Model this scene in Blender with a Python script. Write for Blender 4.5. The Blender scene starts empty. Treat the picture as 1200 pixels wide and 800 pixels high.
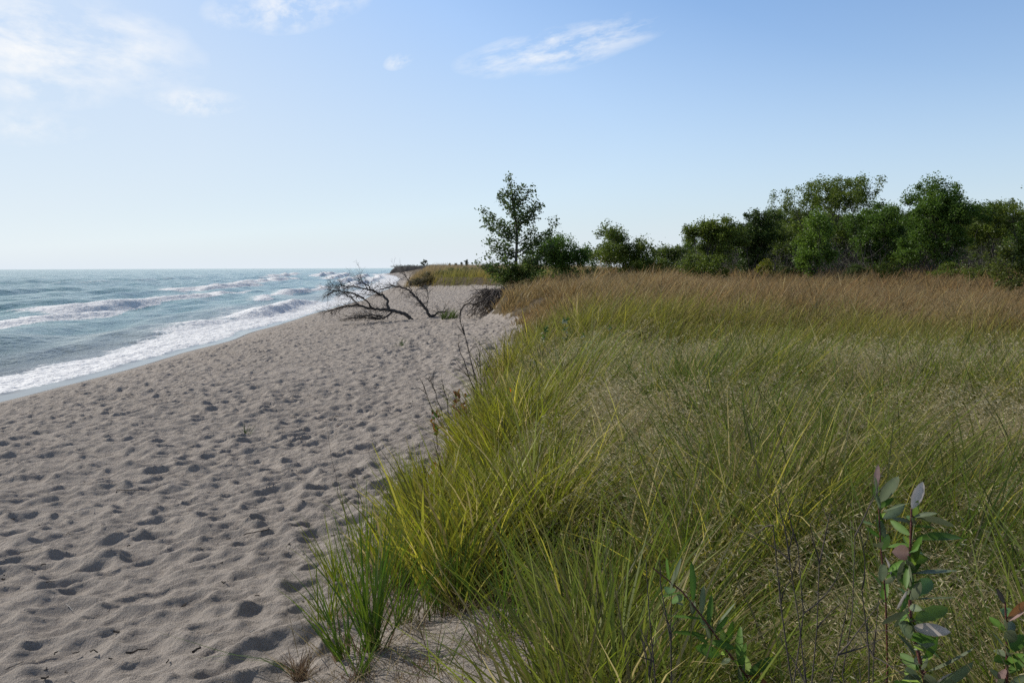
import bpy, math, random
import numpy as np
from mathutils import Vector, Matrix, Euler

R = math.radians
scene = bpy.context.scene
COL = scene.collection
rng = np.random.default_rng(7)
random.seed(7)

# ------------------------------------------------------------------ camera
EYE = 3.0
F = 1000.0                      # focal length in pixels of a 1200 px wide picture
PITCH, ROLL = R(4.95), R(0.2)
cam_d = bpy.data.cameras.new('camera')
cam = bpy.data.objects.new('camera', cam_d)
COL.objects.link(cam)
cam_d.sensor_width = 36.0
cam_d.lens = 36.0 * F / 1200.0
cam_d.clip_start = 0.05
cam_d.clip_end = 30000
CR = Matrix.Rotation(R(90) - PITCH, 3, 'X') @ Matrix.Rotation(-ROLL, 3, 'Z')
cam.matrix_world = Matrix.Translation((0, 0, EYE)) @ CR.to_4x4()
scene.camera = cam


def ray(px, py):
    v = CR @ Vector(((px - 600) / F, (400 - py) / F, -1.0))
    return v / v.y


def P(px, py, d):
    """world point seen at a pixel, d metres ahead"""
    return Vector((0, 0, EYE)) + ray(px, py) * d


# ------------------------------------------------------------------ noise
def _h(ix, iy, seed):
    n = (ix.astype(np.int64) * 374761393 + iy.astype(np.int64) * 668265263 + seed * 1442695041) & 0xffffffff
    n = ((n ^ (n >> 13)) * 1274126177) & 0xffffffff
    n = ((n ^ (n >> 16)) * 2246822519) & 0xffffffff
    return ((n ^ (n >> 15)) & 0xffffff) / float(0xffffff)


def vn(x, y, seed=0):
    x = np.asarray(x, float); y = np.asarray(y, float)
    ix = np.floor(x); iy = np.floor(y)
    fx = x - ix; fy = y - iy
    fx = fx * fx * (3 - 2 * fx); fy = fy * fy * (3 - 2 * fy)
    a = _h(ix, iy, seed); b = _h(ix + 1, iy, seed); c = _h(ix, iy + 1, seed); d = _h(ix + 1, iy + 1, seed)
    return (a * (1 - fx) + b * fx) * (1 - fy) + (c * (1 - fx) + d * fx) * fy


def fbm(x, y, seed=0, o=4):
    s = 0; a = .5; t = 0
    for k in range(o):
        s = s + a * vn(x * 2 ** k + k * 17.3, y * 2 ** k - k * 9.1, seed + k); t += a; a *= .5
    return s / t


def bowls(x, y, scale, seed, ang=0.0, stretch=1.0):
    """rounded hollows that meet in soft ridges: trodden dry sand. returns about 0..1"""
    ca, sa = math.cos(ang), math.sin(ang)
    u = (x * ca + y * sa) / scale / stretch; v = (-x * sa + y * ca) / scale
    u = u + .55 * (vn(u * 1.3, v * 1.3, seed + 5) - .5); v = v + .55 * (vn(u * 1.3, v * 1.3, seed + 6) - .5)
    iu = np.floor(u); iv = np.floor(v)
    best = np.full(np.shape(u), 9.0)
    for di in (-1, 0, 1):
        for dj in (-1, 0, 1):
            cu = iu + di; cv = iv + dj
            px = cu + .1 + .8 * _h(cu, cv, seed); py = cv + .1 + .8 * _h(cu, cv, seed + 1)
            k = .8 + .7 * _h(cu, cv, seed + 2); off = .26 * _h(cu, cv, seed + 3)
            d = ((u - px) ** 2 + (v - py) ** 2) * k * 1.6 + off
            # soft minimum
            h = np.clip(.5 + .5 * (best - d) / .05, 0, 1)
            best = best * (1 - h) + d * h - .05 * h * (1 - h)
    return np.clip(best, 0, 1.25)


def sst(a, b, x):
    t = np.clip((x - a) / (b - a), 0, 1)
    return t * t * (3 - 2 * t)


# ------------------------------------------------------------------ terrain
XS_Y = [-60, 0, 14, 20, 29, 45, 61, 88, 150, 230, 330, 400, 440, 470, 2000, 12000]
XS_X = [-15, -13.2, -12.3, -12.0, -11.7, -12.2, -13.4, -14.8, -20.5, -30, -45, -60, -62, 40, 300, 900]
XE_Y = [-60, 0, 3.5, 5, 6.6, 10, 16, 22, 28, 32, 36, 39, 45, 60, 75, 80, 86, 92, 120, 170, 230, 420, 470, 2000, 12000]
XE_X = [-.9, -.85, -.9, -.9, -.8, -.45, -.1, .1, .35, -.95, -1.25, -.2, 1.2, 2.5, 2, 0, -8, -11, -14, -20, -27, -52, 60, 330, 990]


def xs(y):
    return np.interp(y, XS_Y, XS_X) + .35 * (vn(y / 5.0, y * 0, 11) - .5) + .9 * (vn(y / 16.0, y * 0, 12) - .5)


def xe(y):
    return np.interp(y, XE_Y, XE_X) + .5 * (vn(y / 1.3, y * 0, 21) - .5) * sst(0, 3, 60 - y) + 1.5 * (vn(y / 9, y * 0, 22) - .5) * sst(80, 95, y)


def zg(x, y):
    x = np.asarray(x, float); y = np.asarray(y, float)
    s = x - xs(y)
    zb = np.where(s > 0, 1.15 * (1 - np.exp(-np.maximum(s, 0) / 6.0)), np.maximum(s * .12, -1.6))
    zd = np.interp(y, [-60, 9, 10.5, 12.2, 14, 17, 25, 40, 60, 85, 100, 200, 400, 900], [1.4, 1.43, 1.42, 1.12, 1.18, 1.48, 1.58, 1.95, 2.2, 1.9, 2.3, 2.2, 2.4, 2.6])
    zd = zd + .42 * np.exp(-((x - 4.2) / 4.6) ** 2 - ((y - 29) / 7) ** 2)
    zd = zd + .35 * (fbm(x / 5.0, y / 5.0, 31, 3) - .5) + .10 * (vn(x / 1.1, y / 1.1, 35) - .5)
    w = np.interp(y, [0, 12, 18, 29, 32, 37, 42, 80, 95, 300], [1.3, 1.5, 2.4, 2.4, .8, .55, 1.2, 2.5, 3.0, 8])
    t = sst(-.25, .75, (x - xe(y)) / w)
    zb = zb + .16 * sst(-2.2, 0, x - xe(y)) * (1 - t)
    return zb * (1 - t) + zd * t


def veg(x, y):
    """how much of the ground is plant litter rather than bare sand, 0..1"""
    e = (x - xe(y)) + .7 * (fbm(x * 1.6, y * 1.6, 41, 3) - .5)
    v = sst(-.05, .55, e)
    bare = 1.4 * (1 - sst(.0, .3, x + .25 * (vn(y * 2, x * 2, 43) - .5))) * (1 - sst(3.5, 4.7, y + .7 * (vn(x * 2.2, y * 2, 44) - .5) + .55 * np.maximum(0, x + .1)))      # open sand among the tufts
    return np.clip(v - 1.15 * bare, 0, 1)


def G(px, py, dmax=600):
    """ground point under a pixel"""
    r = ray(px, py)
    d = np.geomspace(1.2, dmax, 4000)
    X, Z = r.x * d, EYE + r.z * d
    k = np.argmax(Z < zg(X, d))
    return Vector((X[k], d[k], float(zg(X[k], d[k]))))


# ------------------------------------------------------------------ mesh helpers
def mesh_np(name, V, Q, mat, col=None, smooth=False, attrs=None):
    V = np.asarray(V, np.float32); Q = np.asarray(Q, np.int32)
    me = bpy.data.meshes.new(name)
    me.vertices.add(len(V)); me.vertices.foreach_set('co', V.ravel())
    k = Q.shape[1]
    me.loops.add(Q.size); me.loops.foreach_set('vertex_index', Q.ravel())
    me.polygons.add(len(Q)); me.polygons.foreach_set('loop_start', np.arange(0, Q.size, k, dtype=np.int32))
    if smooth:
        me.polygons.foreach_set('use_smooth', np.ones(len(Q), bool))
    if col is not None:
        a = me.attributes.new('Col', 'FLOAT_COLOR', 'POINT')
        c = np.ones((len(V), 4), np.float32); c[:, :3] = col
        a.data.foreach_set('color', c.ravel())
    for n, arr in (attrs or {}).items():
        a = me.attributes.new(n, 'FLOAT', 'POINT')
        a.data.foreach_set('value', np.asarray(arr, np.float32).ravel())
    me.update(calc_edges=True)
    me.materials.append(mat)
    return me


def link(name, me, parent=None, loc=None):
    o = bpy.data.objects.new(name, me); COL.objects.link(o)
    if parent: o.parent = parent
    if loc is not None: o.location = loc
    return o


def tag(o, label=None, cat=None, group=None, kind=None):
    if label: o['label'] = label
    if cat: o['category'] = cat
    if group: o['group'] = group
    if kind: o['kind'] = kind
    return o


def empty(name, loc, label, cat, group=None):
    o = bpy.data.objects.new(name, None); COL.objects.link(o)
    o.location = loc; o.empty_display_size = .1
    return tag(o, label, cat, group)


def copy_tree(o, parent=None):
    c = o.copy(); COL.objects.link(c); c.parent = parent
    for ch in [k for k in bpy.data.objects if k.parent == o]:
        copy_tree(ch, c)
    return c


class MB:
    def __init__(s): s.v = []; s.q = []; s.c = []; s.n = 0

    def tube(s, pts, rad, n=6, col=None):
        pts = np.asarray(pts, float); m = len(pts)
        rad = np.asarray(rad, float) * np.ones(m)
        T = np.gradient(pts, axis=0); T /= (np.linalg.norm(T, axis=1, keepdims=True) + 1e-9)
        ref = np.array([0, 0, 1.0]) if abs(T[0][2]) < .9 else np.array([1.0, 0, 0])
        A = np.cross(T, ref); A /= (np.linalg.norm(A, axis=1, keepdims=True) + 1e-9)
        B = np.cross(T, A)
        th = np.arange(n) * 2 * math.pi / n
        ring = pts[:, None] + rad[:, None, None] * (np.cos(th)[None, :, None] * A[:, None] + np.sin(th)[None, :, None] * B[:, None])
        s.v.append(ring.reshape(-1, 3))
        i = np.arange(m - 1)[:, None] * n + np.arange(n)[None]
        j = np.arange(m - 1)[:, None] * n + (np.arange(n)[None] + 1) % n
        s.q.append((np.stack([i, j, j + n, i + n], -1).reshape(-1, 4)) + s.n)
        if col is not None: s.c.append(np.tile(np.asarray(col, float), (m * n, 1)))
        s.n += m * n

    def add(s, V, Q, col=None):
        V = np.asarray(V, float)
        s.v.append(V); s.q.append(np.asarray(Q) + s.n)
        if col is not None: s.c.append(np.broadcast_to(np.asarray(col, float), V.shape))
        s.n += len(V)

    def mesh(s, name, mat, smooth=False):
        return mesh_np(name, np.concatenate(s.v), np.concatenate(s.q), mat, np.concatenate(s.c) if s.c else None, smooth)


# ------------------------------------------------------------------ materials
def mat_new(name):
    m = bpy.data.materials.new(name); m.use_nodes = True
    nt = m.node_tree
    for n in list(nt.nodes): nt.nodes.remove(n)
    return m, nt


class NT:
    def __init__(s, nt): s.nt = nt

    def n(s, t, **kw):
        nd = s.nt.nodes.new(t)
        for k, v in kw.items():
            if k == 'inp':
                for a, b in v.items():
                    if hasattr(b, 'is_output'): s.nt.links.new(b, nd.inputs[a])
                    else: nd.inputs[a].default_value = b
            else: setattr(nd, k, v)
        return nd

    def math(s, op, a, b=0.0, c=None, clamp=False):
        nd = s.n('ShaderNodeMath', operation=op, use_clamp=clamp)
        for i, x in enumerate((a, b) if c is None else (a, b, c)):
            if hasattr(x, 'is_output'): s.nt.links.new(x, nd.inputs[i])
            else: nd.inputs[i].default_value = x
        return nd.outputs[0]

    def mix(s, f, a, b, t='MIX'):
        nd = s.n('ShaderNodeMix', data_type='RGBA', blend_type=t)
        for i, x in ((0, f), (6, a), (7, b)):
            if hasattr(x, 'is_output'): s.nt.links.new(x, nd.inputs[i])
            elif i == 0: nd.inputs[i].default_value = x
            else: nd.inputs[i].default_value = (*x[:3], 1)
        return nd.outputs[2]

    def noise(s, vec, scale, detail=4, rough=.55, dist=0):
        return s.n('ShaderNodeTexNoise', inp={'Vector': vec, 'Scale': scale, 'Detail': detail, 'Roughness': rough, 'Distortion': dist}).outputs[0]

    def ramp(s, x, a, b):
        nd = s.n('ShaderNodeMapRange', inp={0: x, 1: a, 2: b, 3: 0.0, 4: 1.0})
        nd.clamp = True
        return nd.outputs[0]


def leaf_mat(name, transl=.35, rough=.5, gloss=.25, backcol=None):
    m, nt = mat_new(name); g = NT(nt)
    at = g.n('ShaderNodeAttribute', attribute_name='Col').outputs[0]
    c = at
    if backcol:
        bf = g.n('ShaderNodeNewGeometry').outputs['Backfacing']
        c = g.mix(bf, at, backcol)
    p = g.n('ShaderNodeBsdfPrincipled', inp={'Base Color': c, 'Roughness': rough, 'Specular IOR Level': gloss})
    hs = g.n('ShaderNodeHueSaturation', inp={'Saturation': 1.05, 'Value': 1.4, 'Color': c})
    t = g.n('ShaderNodeBsdfTranslucent', inp={'Color': hs.outputs[0]})
    mx = g.n('ShaderNodeMixShader', inp={0: transl, 1: p.outputs[0], 2: t.outputs[0]})
    o = g.n('ShaderNodeOutputMaterial', inp={0: mx.outputs[0]})
    return m


M_GRASS = leaf_mat('grass_blades', .34, .5, .25)
M_DRY = leaf_mat('dry_grass', .3, .6, .2)
M_LEAF = leaf_mat('tree_leaves', .42, .5, .3)
M_WILLOW = leaf_mat('willow_leaves', .22, .5, .25, (.12, .14, .08))


def bark_mat(name, c1, c2, scale=30, rough=.85):
    m, nt = mat_new(name); g = NT(nt)
    tc = g.n('ShaderNodeTexCoord').outputs['Object']
    n1 = g.noise(tc, scale, 5, .65)
    c = g.mix(g.ramp(n1, .35, .68), c1, c2)
    b = g.n('ShaderNodeBump', inp={'Strength': .6, 'Distance': .01, 'Height': n1})
    p = g.n('ShaderNodeBsdfPrincipled', inp={'Base Color': c, 'Roughness': rough, 'Normal': b.outputs[0]})
    g.n('ShaderNodeOutputMaterial', inp={0: p.outputs[0]})
    return m


M_BARK = bark_mat('oak_bark', (.05, .042, .035), (.13, .115, .10))
M_DEAD = bark_mat('weathered_dead_wood', (.035, .030, .027), (.11, .10, .09), 18)
M_TWIG = bark_mat('dark_twigs', (.02, .016, .013), (.10, .08, .065), 60)
M_STEM = bark_mat('red_brown_stem', (.09, .025, .02), (.16, .05, .035), 80, .5)
M_ROOT = bark_mat('root_bark', (.045, .034, .027), (.17, .14, .115), 14)
M_DRIFT = bark_mat('bleached_wood', (.35, .33, .30), (.55, .53, .5), 60)
M_GREYTWIG = bark_mat('grey_twigs', (.07, .06, .055), (.16, .14, .13), 20)


def sand_mat():
    m, nt = mat_new('beach_sand'); g = NT(nt)
    tc = g.n('ShaderNodeTexCoord').outputs['Object']
    v = g.n('ShaderNodeAttribute', attribute_name='veg').outputs['Fac']
    wet = g.n('ShaderNodeAttribute', attribute_name='wet').outputs['Fac']
    big = g.noise(tc, .35, 4)
    mid = g.noise(tc, 6, 5, .6)
    fine = g.noise(tc, 130, 3, .7)
    grain = g.noise(tc, 420, 2, .8)
    sand = g.mix(g.ramp(big, .3, .7), (.325, .283, .243), (.39, .343, .298))
    sand = g.mix(g.ramp(mid, .3, .75), sand, (.29, .255, .222))
    sand = g.mix(g.math('MULTIPLY', g.ramp(grain, .35, .75), .55), sand, (.43, .395, .36))
    sand = g.mix(g.math('MULTIPLY', g.ramp(fine, .52, .8), .6), sand, (.12, .10, .085))
    # little dark flecks of wood and stone
    vo = g.n('ShaderNodeTexVoronoi', feature='F1', inp={'Vector': tc, 'Scale': 26.0})
    fl = g.math('LESS_THAN', vo.outputs['Distance'], .075)
    keep = g.math('GREATER_THAN', g.noise(tc, 3.1, 3), .52)
    sand = g.mix(g.math('MULTIPLY', g.math('MULTIPLY', fl, keep), .85), sand, (.05, .04, .035))
    wetc = g.mix(wet, sand, (.09, .078, .068))
    lit = g.mix(g.ramp(g.noise(tc, 9, 5, .7), .35, .65), (.055, .042, .028), (.16, .125, .08))
    lit = g.mix(g.math('MULTIPLY', g.ramp(g.noise(tc, 45, 4, .7), .5, .7), .7), lit, (.27, .215, .14))
    vf = g.math('MULTIPLY', v, 1.6)
    vf = g.math('SUBTRACT', vf, g.math('MULTIPLY', g.noise(tc, 5, 4, .7), .9), clamp=True)
    vf = g.ramp(vf, .05, .35)
    c = g.mix(vf, wetc, lit)
    hgt = g.math('ADD', g.math('MULTIPLY', grain, .0035), g.math('MULTIPLY', fine, .008))
    hgt = g.math('ADD', hgt, g.math('MULTIPLY', g.noise(tc, 28, 4, .6), .022))
    b = g.n('ShaderNodeBump', inp={'Strength': 1.0, 'Distance': 1.0, 'Height': hgt})
    rg = g.math('SUBTRACT', .95, g.math('MULTIPLY', wet, .6))
    p = g.n('ShaderNodeBsdfPrincipled', inp={'Base Color': c, 'Roughness': rg, 'Specular IOR Level': .2, 'Normal': b.outputs[0]})
    g.n('ShaderNodeOutputMaterial', inp={0: p.outputs[0]})
    return m


def water_mat():
    m, nt = mat_new('lake_water'); g = NT(nt)
    tc = g.n('ShaderNodeTexCoord').outputs['Object']
    foam = g.n('ShaderNodeAttribute', attribute_name='foam').outputs['Fac']
    calm = g.n('ShaderNodeAttribute', attribute_name='calm').outputs['Fac']
    sand = g.n('ShaderNodeAttribute', attribute_name='silt').outputs['Fac']
    mp = g.n('ShaderNodeMapping', inp={'Vector': tc, 'Rotation': (0, 0, R(-12)), 'Scale': (1, .45, 1)}).outputs[0]
    cam_d = g.n('ShaderNodeNewGeometry').outputs['Position']
    n1 = g.noise(mp, .9, 4, .6)
    n2 = g.noise(mp, 3.2, 4, .6)
    n3 = g.noise(mp, 11, 3, .6)
    n0 = g.noise(mp, .16, 3, .6)
    h = g.math('ADD', g.math('MULTIPLY', n1, .34), g.math('MULTIPLY', n2, .11))
    h = g.math('ADD', h, g.math('MULTIPLY', n3, .04))
    h = g.math('ADD', h, g.math('MULTIPLY', n0, .9))
    h = g.math('MULTIPLY', h, calm)
    b = g.n('ShaderNodeBump', inp={'Strength': 1.0, 'Distance': 1.0, 'Height': h})
    col = g.mix(g.ramp(n0, .35, .65), (.085, .225, .25), (.135, .295, .28))
    col = g.mix(sand, col, (.19, .185, .165))
    p = g.n('ShaderNodeBsdfPrincipled', inp={'Base Color': col, 'Roughness': .12, 'IOR': 1.333, 'Normal': b.outputs[0]})
    # foam: broken by lacy noise
    f1 = g.noise(g.n('ShaderNodeMapping', inp={'Vector': tc, 'Scale': (1, .55, 1)}).outputs[0], 2.0, 4, .6, .5)
    vo = g.n('ShaderNodeTexVoronoi', feature='DISTANCE_TO_EDGE', inp={'Vector': g.n('ShaderNodeVectorMath', operation='ADD', inp={0: tc, 1: g.n('ShaderNodeTexNoise', inp={'Vector': tc, 'Scale': 1.5, 'Detail': 3.0}).outputs[1]}).outputs[0], 'Scale': 2.6})
    lace = g.math('SUBTRACT', 1.0, g.ramp(vo.outputs['Distance'], 0, .22))
    t = g.math('ADD', g.math('MULTIPLY', f1, .75), g.math('MULTIPLY', lace, .22))
    t = g.math('ADD', t, g.math('SUBTRACT', g.math('MULTIPLY', foam, 1.15), 1.0))
    ff = g.ramp(t, -.10, .04)
    ff = g.math('MULTIPLY', ff, g.ramp(foam, .04, .2))
    fn = g.noise(tc, 3.2, 3, .55)
    fb = g.n('ShaderNodeBump', inp={'Strength': .9, 'Distance': 1.0, 'Height': g.math('MULTIPLY', fn, .18)})
    fp = g.n('ShaderNodeBsdfPrincipled', inp={'Base Color': (.90, .91, .92, 1), 'Roughness': .7, 'Specular IOR Level': .3, 'Normal': fb.outputs[0]})
    ft = g.n('ShaderNodeBsdfTranslucent', inp={'Color': (.88, .92, .95, 1), 'Normal': fb.outputs[0]})
    fp = g.n('ShaderNodeMixShader', inp={0: .12, 1: fp.outputs[0], 2: ft.outputs[0]})
    mx = g.n('ShaderNodeMixShader', inp={0: ff, 1: p.outputs[0], 2: fp.outputs[0]})
    g.n('ShaderNodeOutputMaterial', inp={0: mx.outputs[0]})
    return m


# ------------------------------------------------------------------ ground sheet
def axis(segs):
    """segs: list of (start, end, step0, growth)"""
    out = []
    for a, b, st, gr in segs:
        x = a
        while x < b:
            out.append(x); x += st; st *= gr
    return out


def build_ground():
    left = sorted([-14.2 - v for v in axis([(0, 3000, .4, 1.16)])])
    X = np.array(left + list(np.arange(-14.0, 1.2, .023)) + axis([(1.2, 5000, .045, 1.035)]))
    Y = np.array([-60, -40, -25, -15, -8, -4, -2, -1, 0, .5, 1, 1.3] + axis([(1.6, 3.2, .05, .99)]))
    y = [3.2]
    while y[-1] < 9000: y.append(y[-1] + (max(.016, y[-1] * .0031) if y[-1] < 130 else y[-1] * .012))
    Y = np.unique(np.concatenate([Y, y]))
    gx, gy = np.meshgrid(X, Y)
    x = gx.ravel(); y = gy.ravel()
    z = zg(x, y); v = veg(x, y)
    s = x - xs(y)
    near = (s > -1) & (x < 4) & (y < 140)
    xn, yn, sn = x[near], y[near], s[near]
    amp = sst(.15, 1.6, sn) * (1 - .75 * sst(.0, .6, xn - xe(yn)))
    dist = .6 + .5 * fbm(xn / 2.3, yn / 2.3, 51, 3)
    a = bowls(xn, yn, .165, 61, R(22), 1.6)
    b = bowls(xn, yn, .085, 71, R(25), 1.6)
    c = fbm(xn * 2.2, yn * 2.2, 81, 4) - .5
    big = bowls(xn, yn, .30, 91, R(30), 1.5)
    d = (a - .45) * .070 * dist + (b - .4) * .028 * dist + c * .035 + (big - .5) * .045 * (.35 + vn(xn / .8, yn / .8, 55))
    # each wave of feet leaves narrower crests beside smoother patches
    z2 = z.copy(); z2[near] += d * amp * .95
    dune = (x > -3) & (x < 8) & (y < 30)
    z2[dune] += .03 * (fbm(x[dune] * 4, y[dune] * 4, 85, 3) - .5) * 2 * sst(0, .6, x[dune] - xe(y[dune]))
    wet = 1 - sst(.05, .42, s + .25 * (vn(y * 1.3, x * 0, 15) - .5))
    nx, ny = len(X), len(Y)
    i = (np.arange(ny - 1)[:, None] * nx + np.arange(nx - 1)[None]).ravel()
    Q = np.stack([i, i + 1, i + 1 + nx, i + nx], 1)
    me = mesh_np('ground', np.stack([x, y, z2], 1), Q, sand_mat(), None, True, {'veg': v, 'wet': wet})
    tag(link('ground', me), kind='structure')


build_ground()

# ------------------------------------------------------------------ lake
WAVES = [  # offshore distance, y range, height, shore-side width, sea-side width, foam, trail
    (14.2, 20, 62, .42, .7, 1.5, 1.0, 1.6),
    (16.8, 48, 112, .46, .8, 2.2, 1.0, 3.6),
    (5.6, 18, 48, .16, .5, 1.4, .0, .5),
    (8.8, 14, 40, .10, .8, 1.6, .0, .5),
    (3.3, 40, 78, .42, .6, 1.5, 1.0, 2.2),
    (9.5, 72, 135, .32, .6, 2.0, .8, 1.6),
    (25.5, 96, 165, .6, 1., 3.0, 1.0, 4.0),
    (29.0, 140, 250, .6, 1.1, 3.5, 1.0, 4.0),
    (26.0, 50, 84, .38, .8, 2.0, .0, .8),
    (21.0, 24, 56, .22, 1.0, 2.2, .0, 1.),
    (36.0, 60, 130, .42, 1.2, 3.2, .0, 1.),
    (46.0, 90, 190, .5, 1.5, 4, .0, 1.),
    (19.0, 60, 110, .25, .8, 2, .0, 1.),
    (31.0, 70, 120, .32, .9, 2.5, .25, 1.),
    (41.0, 50, 95, .3, 1., 3, .0, 1.),
    (7.0, 45, 90, .16, .5, 1.5, .3, .8),
    (12.0, 90, 180, .25, .8, 2, .3, 1.),
    (55.0, 70, 150, .4, 1.2, 3.5, .3, 1.),
    (75.0, 90, 260, .5, 1.5, 4, .2, 1.),
    (11.0, 150, 330, .7, .8, 3, .95, 3.5),
    (18.0, 190, 420, .8, .9, 4, .95, 4),
    (6.0, 90, 400, .5, .6, 2, .95, 2.5),
    (27.0, 260, 460, .9, 1., 4, .9, 4),
    (40.0, 230, 420, .9, 1.2, 5, .75, 4),
    (62.0, 130, 330, .6, 1.6, 5, .35, 3),
]


def build_lake():
    X = sorted([-76 - v for v in axis([(0, 9000, .3, 1.045)])]) + list(np.arange(-76, -9, .16)) + axis([(-9, 700, .6, 1.15)])
    X = np.array(X)
    y = [-60, -30, -10, 0, 4, 8]; 
    y = [float(v) for v in y] + [11.]
    while y[-1] < 14000: y.append(y[-1] + max(.10, y[-1] * .0052))
    Y = np.array(y)
    gx, gy = np.meshgrid(X, Y); x = gx.ravel(); y = gy.ravel()
    o = xs(y) - x
    z = np.zeros(len(x)); foam = np.zeros(len(x))
    deep = sst(1.0, 9, o)
    r = random.Random(3)
    for k in range(22):
        L = r.choice([1.6, 2.2, 3, 4.5, 6, 8, 11])
        a = R(r.uniform(-32, 30)); dx, dy = -math.cos(a), math.sin(a) * .9
        ph = (x * dx + y * dy) * 2 * math.pi / L + r.uniform(0, 6.28) + 1.2 * vn(x / 9 + k, y / 9, 100 + k)
        fade = np.clip(2.0 * L / np.maximum(.16, y * .0052 * abs(dy) * 2.5 + .05), 0, 1)
        am = L * .0125 * (.35 + 1.3 * vn(x / 14 + k * 3, y / 22, 130 + k))
        z += am * ((.5 + .5 * np.sin(ph)) ** 1.7 - .4) * deep * fade
    for k, (oc, y0, y1, am, w1, w2, fo, tr) in enumerate(WAVES):
        c = oc + 1.4 * (vn(y / 11, y * 0, 200 + k) - .5) + .5 * (vn(y / 2.3, y * 0, 240 + k) - .5)
        u = o - c
        e = sst(0, .22, (y - y0) / (y1 - y0)) * sst(0, .22, (y1 - y) / (y1 - y0))
        e = e * (.25 + 1.1 * vn(y / 6, y * 0, 260 + k))
        prof = np.where(u < 0, np.exp(-(u / w1) ** 2), np.exp(-(u / w2) ** 2))
        z += am * e * prof
        if fo > 0:
            lump = fbm(x * 2.2, y * 1.4, 300 + k, 4)
            fz = np.where(u < 0, np.exp(-(u / (w1 * 1.5)) ** 4), np.exp(-np.maximum(u, 0) / tr))
            ff = fo * np.clip(e * 1.5, 0, 1) * fz
            foam = np.maximum(foam, ff)
            z += .27 * (lump - .45) * np.clip(ff * 1.3 - .3, 0, 1) * min(1, am * 1.6)
    # wash along the beach: white froth, then a smooth film running up the sand
    fw = 2.5 + 1.6 * vn(y / 6, y * 0, 401) + 2.6 * np.exp(-((y - 58) / 13) ** 2) + 2.5 * sst(60, 160, y)
    film = .38 + .4 * (vn(y / 2.7, y * 0, 402) - .5) - .45 * sst(38, 60, y)
    wash = sst(0, .35, o - film) * (1 - .75 * sst(.35, 1, (o - film) / fw)) * (1 - sst(.9, 1.5, (o - film) / fw))
    wash = wash * (.62 + .75 * fbm(x / 1.2, y / 2.4, 405, 3))
    foam = np.maximum(foam, wash)
    # distant white caps
    cap = sst(.80, .9, fbm(x / 5.0, y / 11.0, 411, 3) + .02) * sst(20, 60, o) * (1 - sst(400, 900, y))
    foam = np.maximum(foam, cap * .8)
    z += .16 * wash * (fbm(x * 2.2, y * 1.6, 407, 4) - .3)
    z += .018
    calm = np.clip(sst(.5, 4.5, o), .05, 1) * (1 - .35 * sst(200, 3000, y))
    silt = 1 - sst(.6, 12, o)
    nx, ny = len(X), len(Y)
    i = (np.arange(ny - 1)[:, None] * nx + np.arange(nx - 1)[None]).ravel()
    Q = np.stack([i, i + 1, i + 1 + nx, i + nx], 1)
    keep = (o[Q[:, 0]] > -4)
    me = mesh_np('lake', np.stack([x, y, z], 1), Q[keep], water_mat(), None, True, {'foam': np.clip(foam, 0, 1), 'calm': calm, 'silt': silt})
    tag(link('water', me), kind='structure')


build_lake()


# ------------------------------------------------------------------ blades of grass
def blades(B, L, W, az, lean, curve, face, colb, colt, K=4, twist=None, droop=0.0):
    """B (n,3) bases; returns V,Q,C"""
    n = len(B)
    t = np.linspace(0, 1, K + 1)[None, :]
    lean = lean[:, None]; curve = curve[:, None]
    hor = (lean * t + curve * t ** 2.2)
    ver = t * np.sqrt(np.clip(1 - .55 * (lean + curve * t) ** 2, .08, 1)) - droop * curve * t ** 4 * .5
    X = B[:, 0:1] + L[:, None] * hor * np.sin(az)[:, None]
    Y = B[:, 1:2] + L[:, None] * hor * np.cos(az)[:, None]
    Z = B[:, 2:3] + L[:, None] * ver
    C = np.stack([X, Y, Z], -1)
    wx = np.cos(face)[:, None] * np.ones_like(t); wy = np.sin(face)[:, None] * np.ones_like(t)
    w = W[:, None] * (np.minimum(1, .55 + 1.6 * t) * (1 - t ** 2.5) + .06) * .5
    off = np.stack([wx * w, wy * w, 0 * w], -1)
    V = np.stack([C - off, C + off], 2).reshape(-1, 3)
    base = (np.arange(n) * (K + 1) * 2)[:, None] + (np.arange(K) * 2)[None]
    Q = np.stack([base, base + 1, base + 3, base + 2], -1).reshape(-1, 4)
    tt = t[..., None] ** .8
    col = (colb[:, None] * (1 - tt) + colt[:, None] * tt)
    col = np.repeat(col[:, :, None], 2, 2).reshape(-1, 3)
    return V, Q, col


def cmix(a, b, f):
    return np.asarray(a) * (1 - f[:, None]) + np.asarray(b) * f[:, None]


GREEN = np.array([.074, .135, .011]); YEL = np.array([.34, .315, .030]); STRAW = np.array([.46, .37, .18])
BROWN = np.array([.27, .155, .070]); GREY = np.array([.36, .32, .22]); DKG = np.array([.035, .075, .015])


def sample(n, y0, y1, xa, xb, dens):
    """polar-ish sample inside the wedge the place shows"""
    out = []
    got = 0
    while got < n:
        m = n * 2
        u = rng.random(m)
        r = np.sqrt(y0 ** 2 + u * (y1 ** 2 - y0 ** 2))
        a = rng.uniform(xa, xb, m)
        x, y = r * np.sin(a), r * np.cos(a)
        k = rng.random(m) < dens(x, y)
        x, y = x[k], y[k]
        out.append(np.stack([x, y], 1)); got += len(x)
        if len(x) == 0: break
    return np.concatenate(out)[:n]


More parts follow.
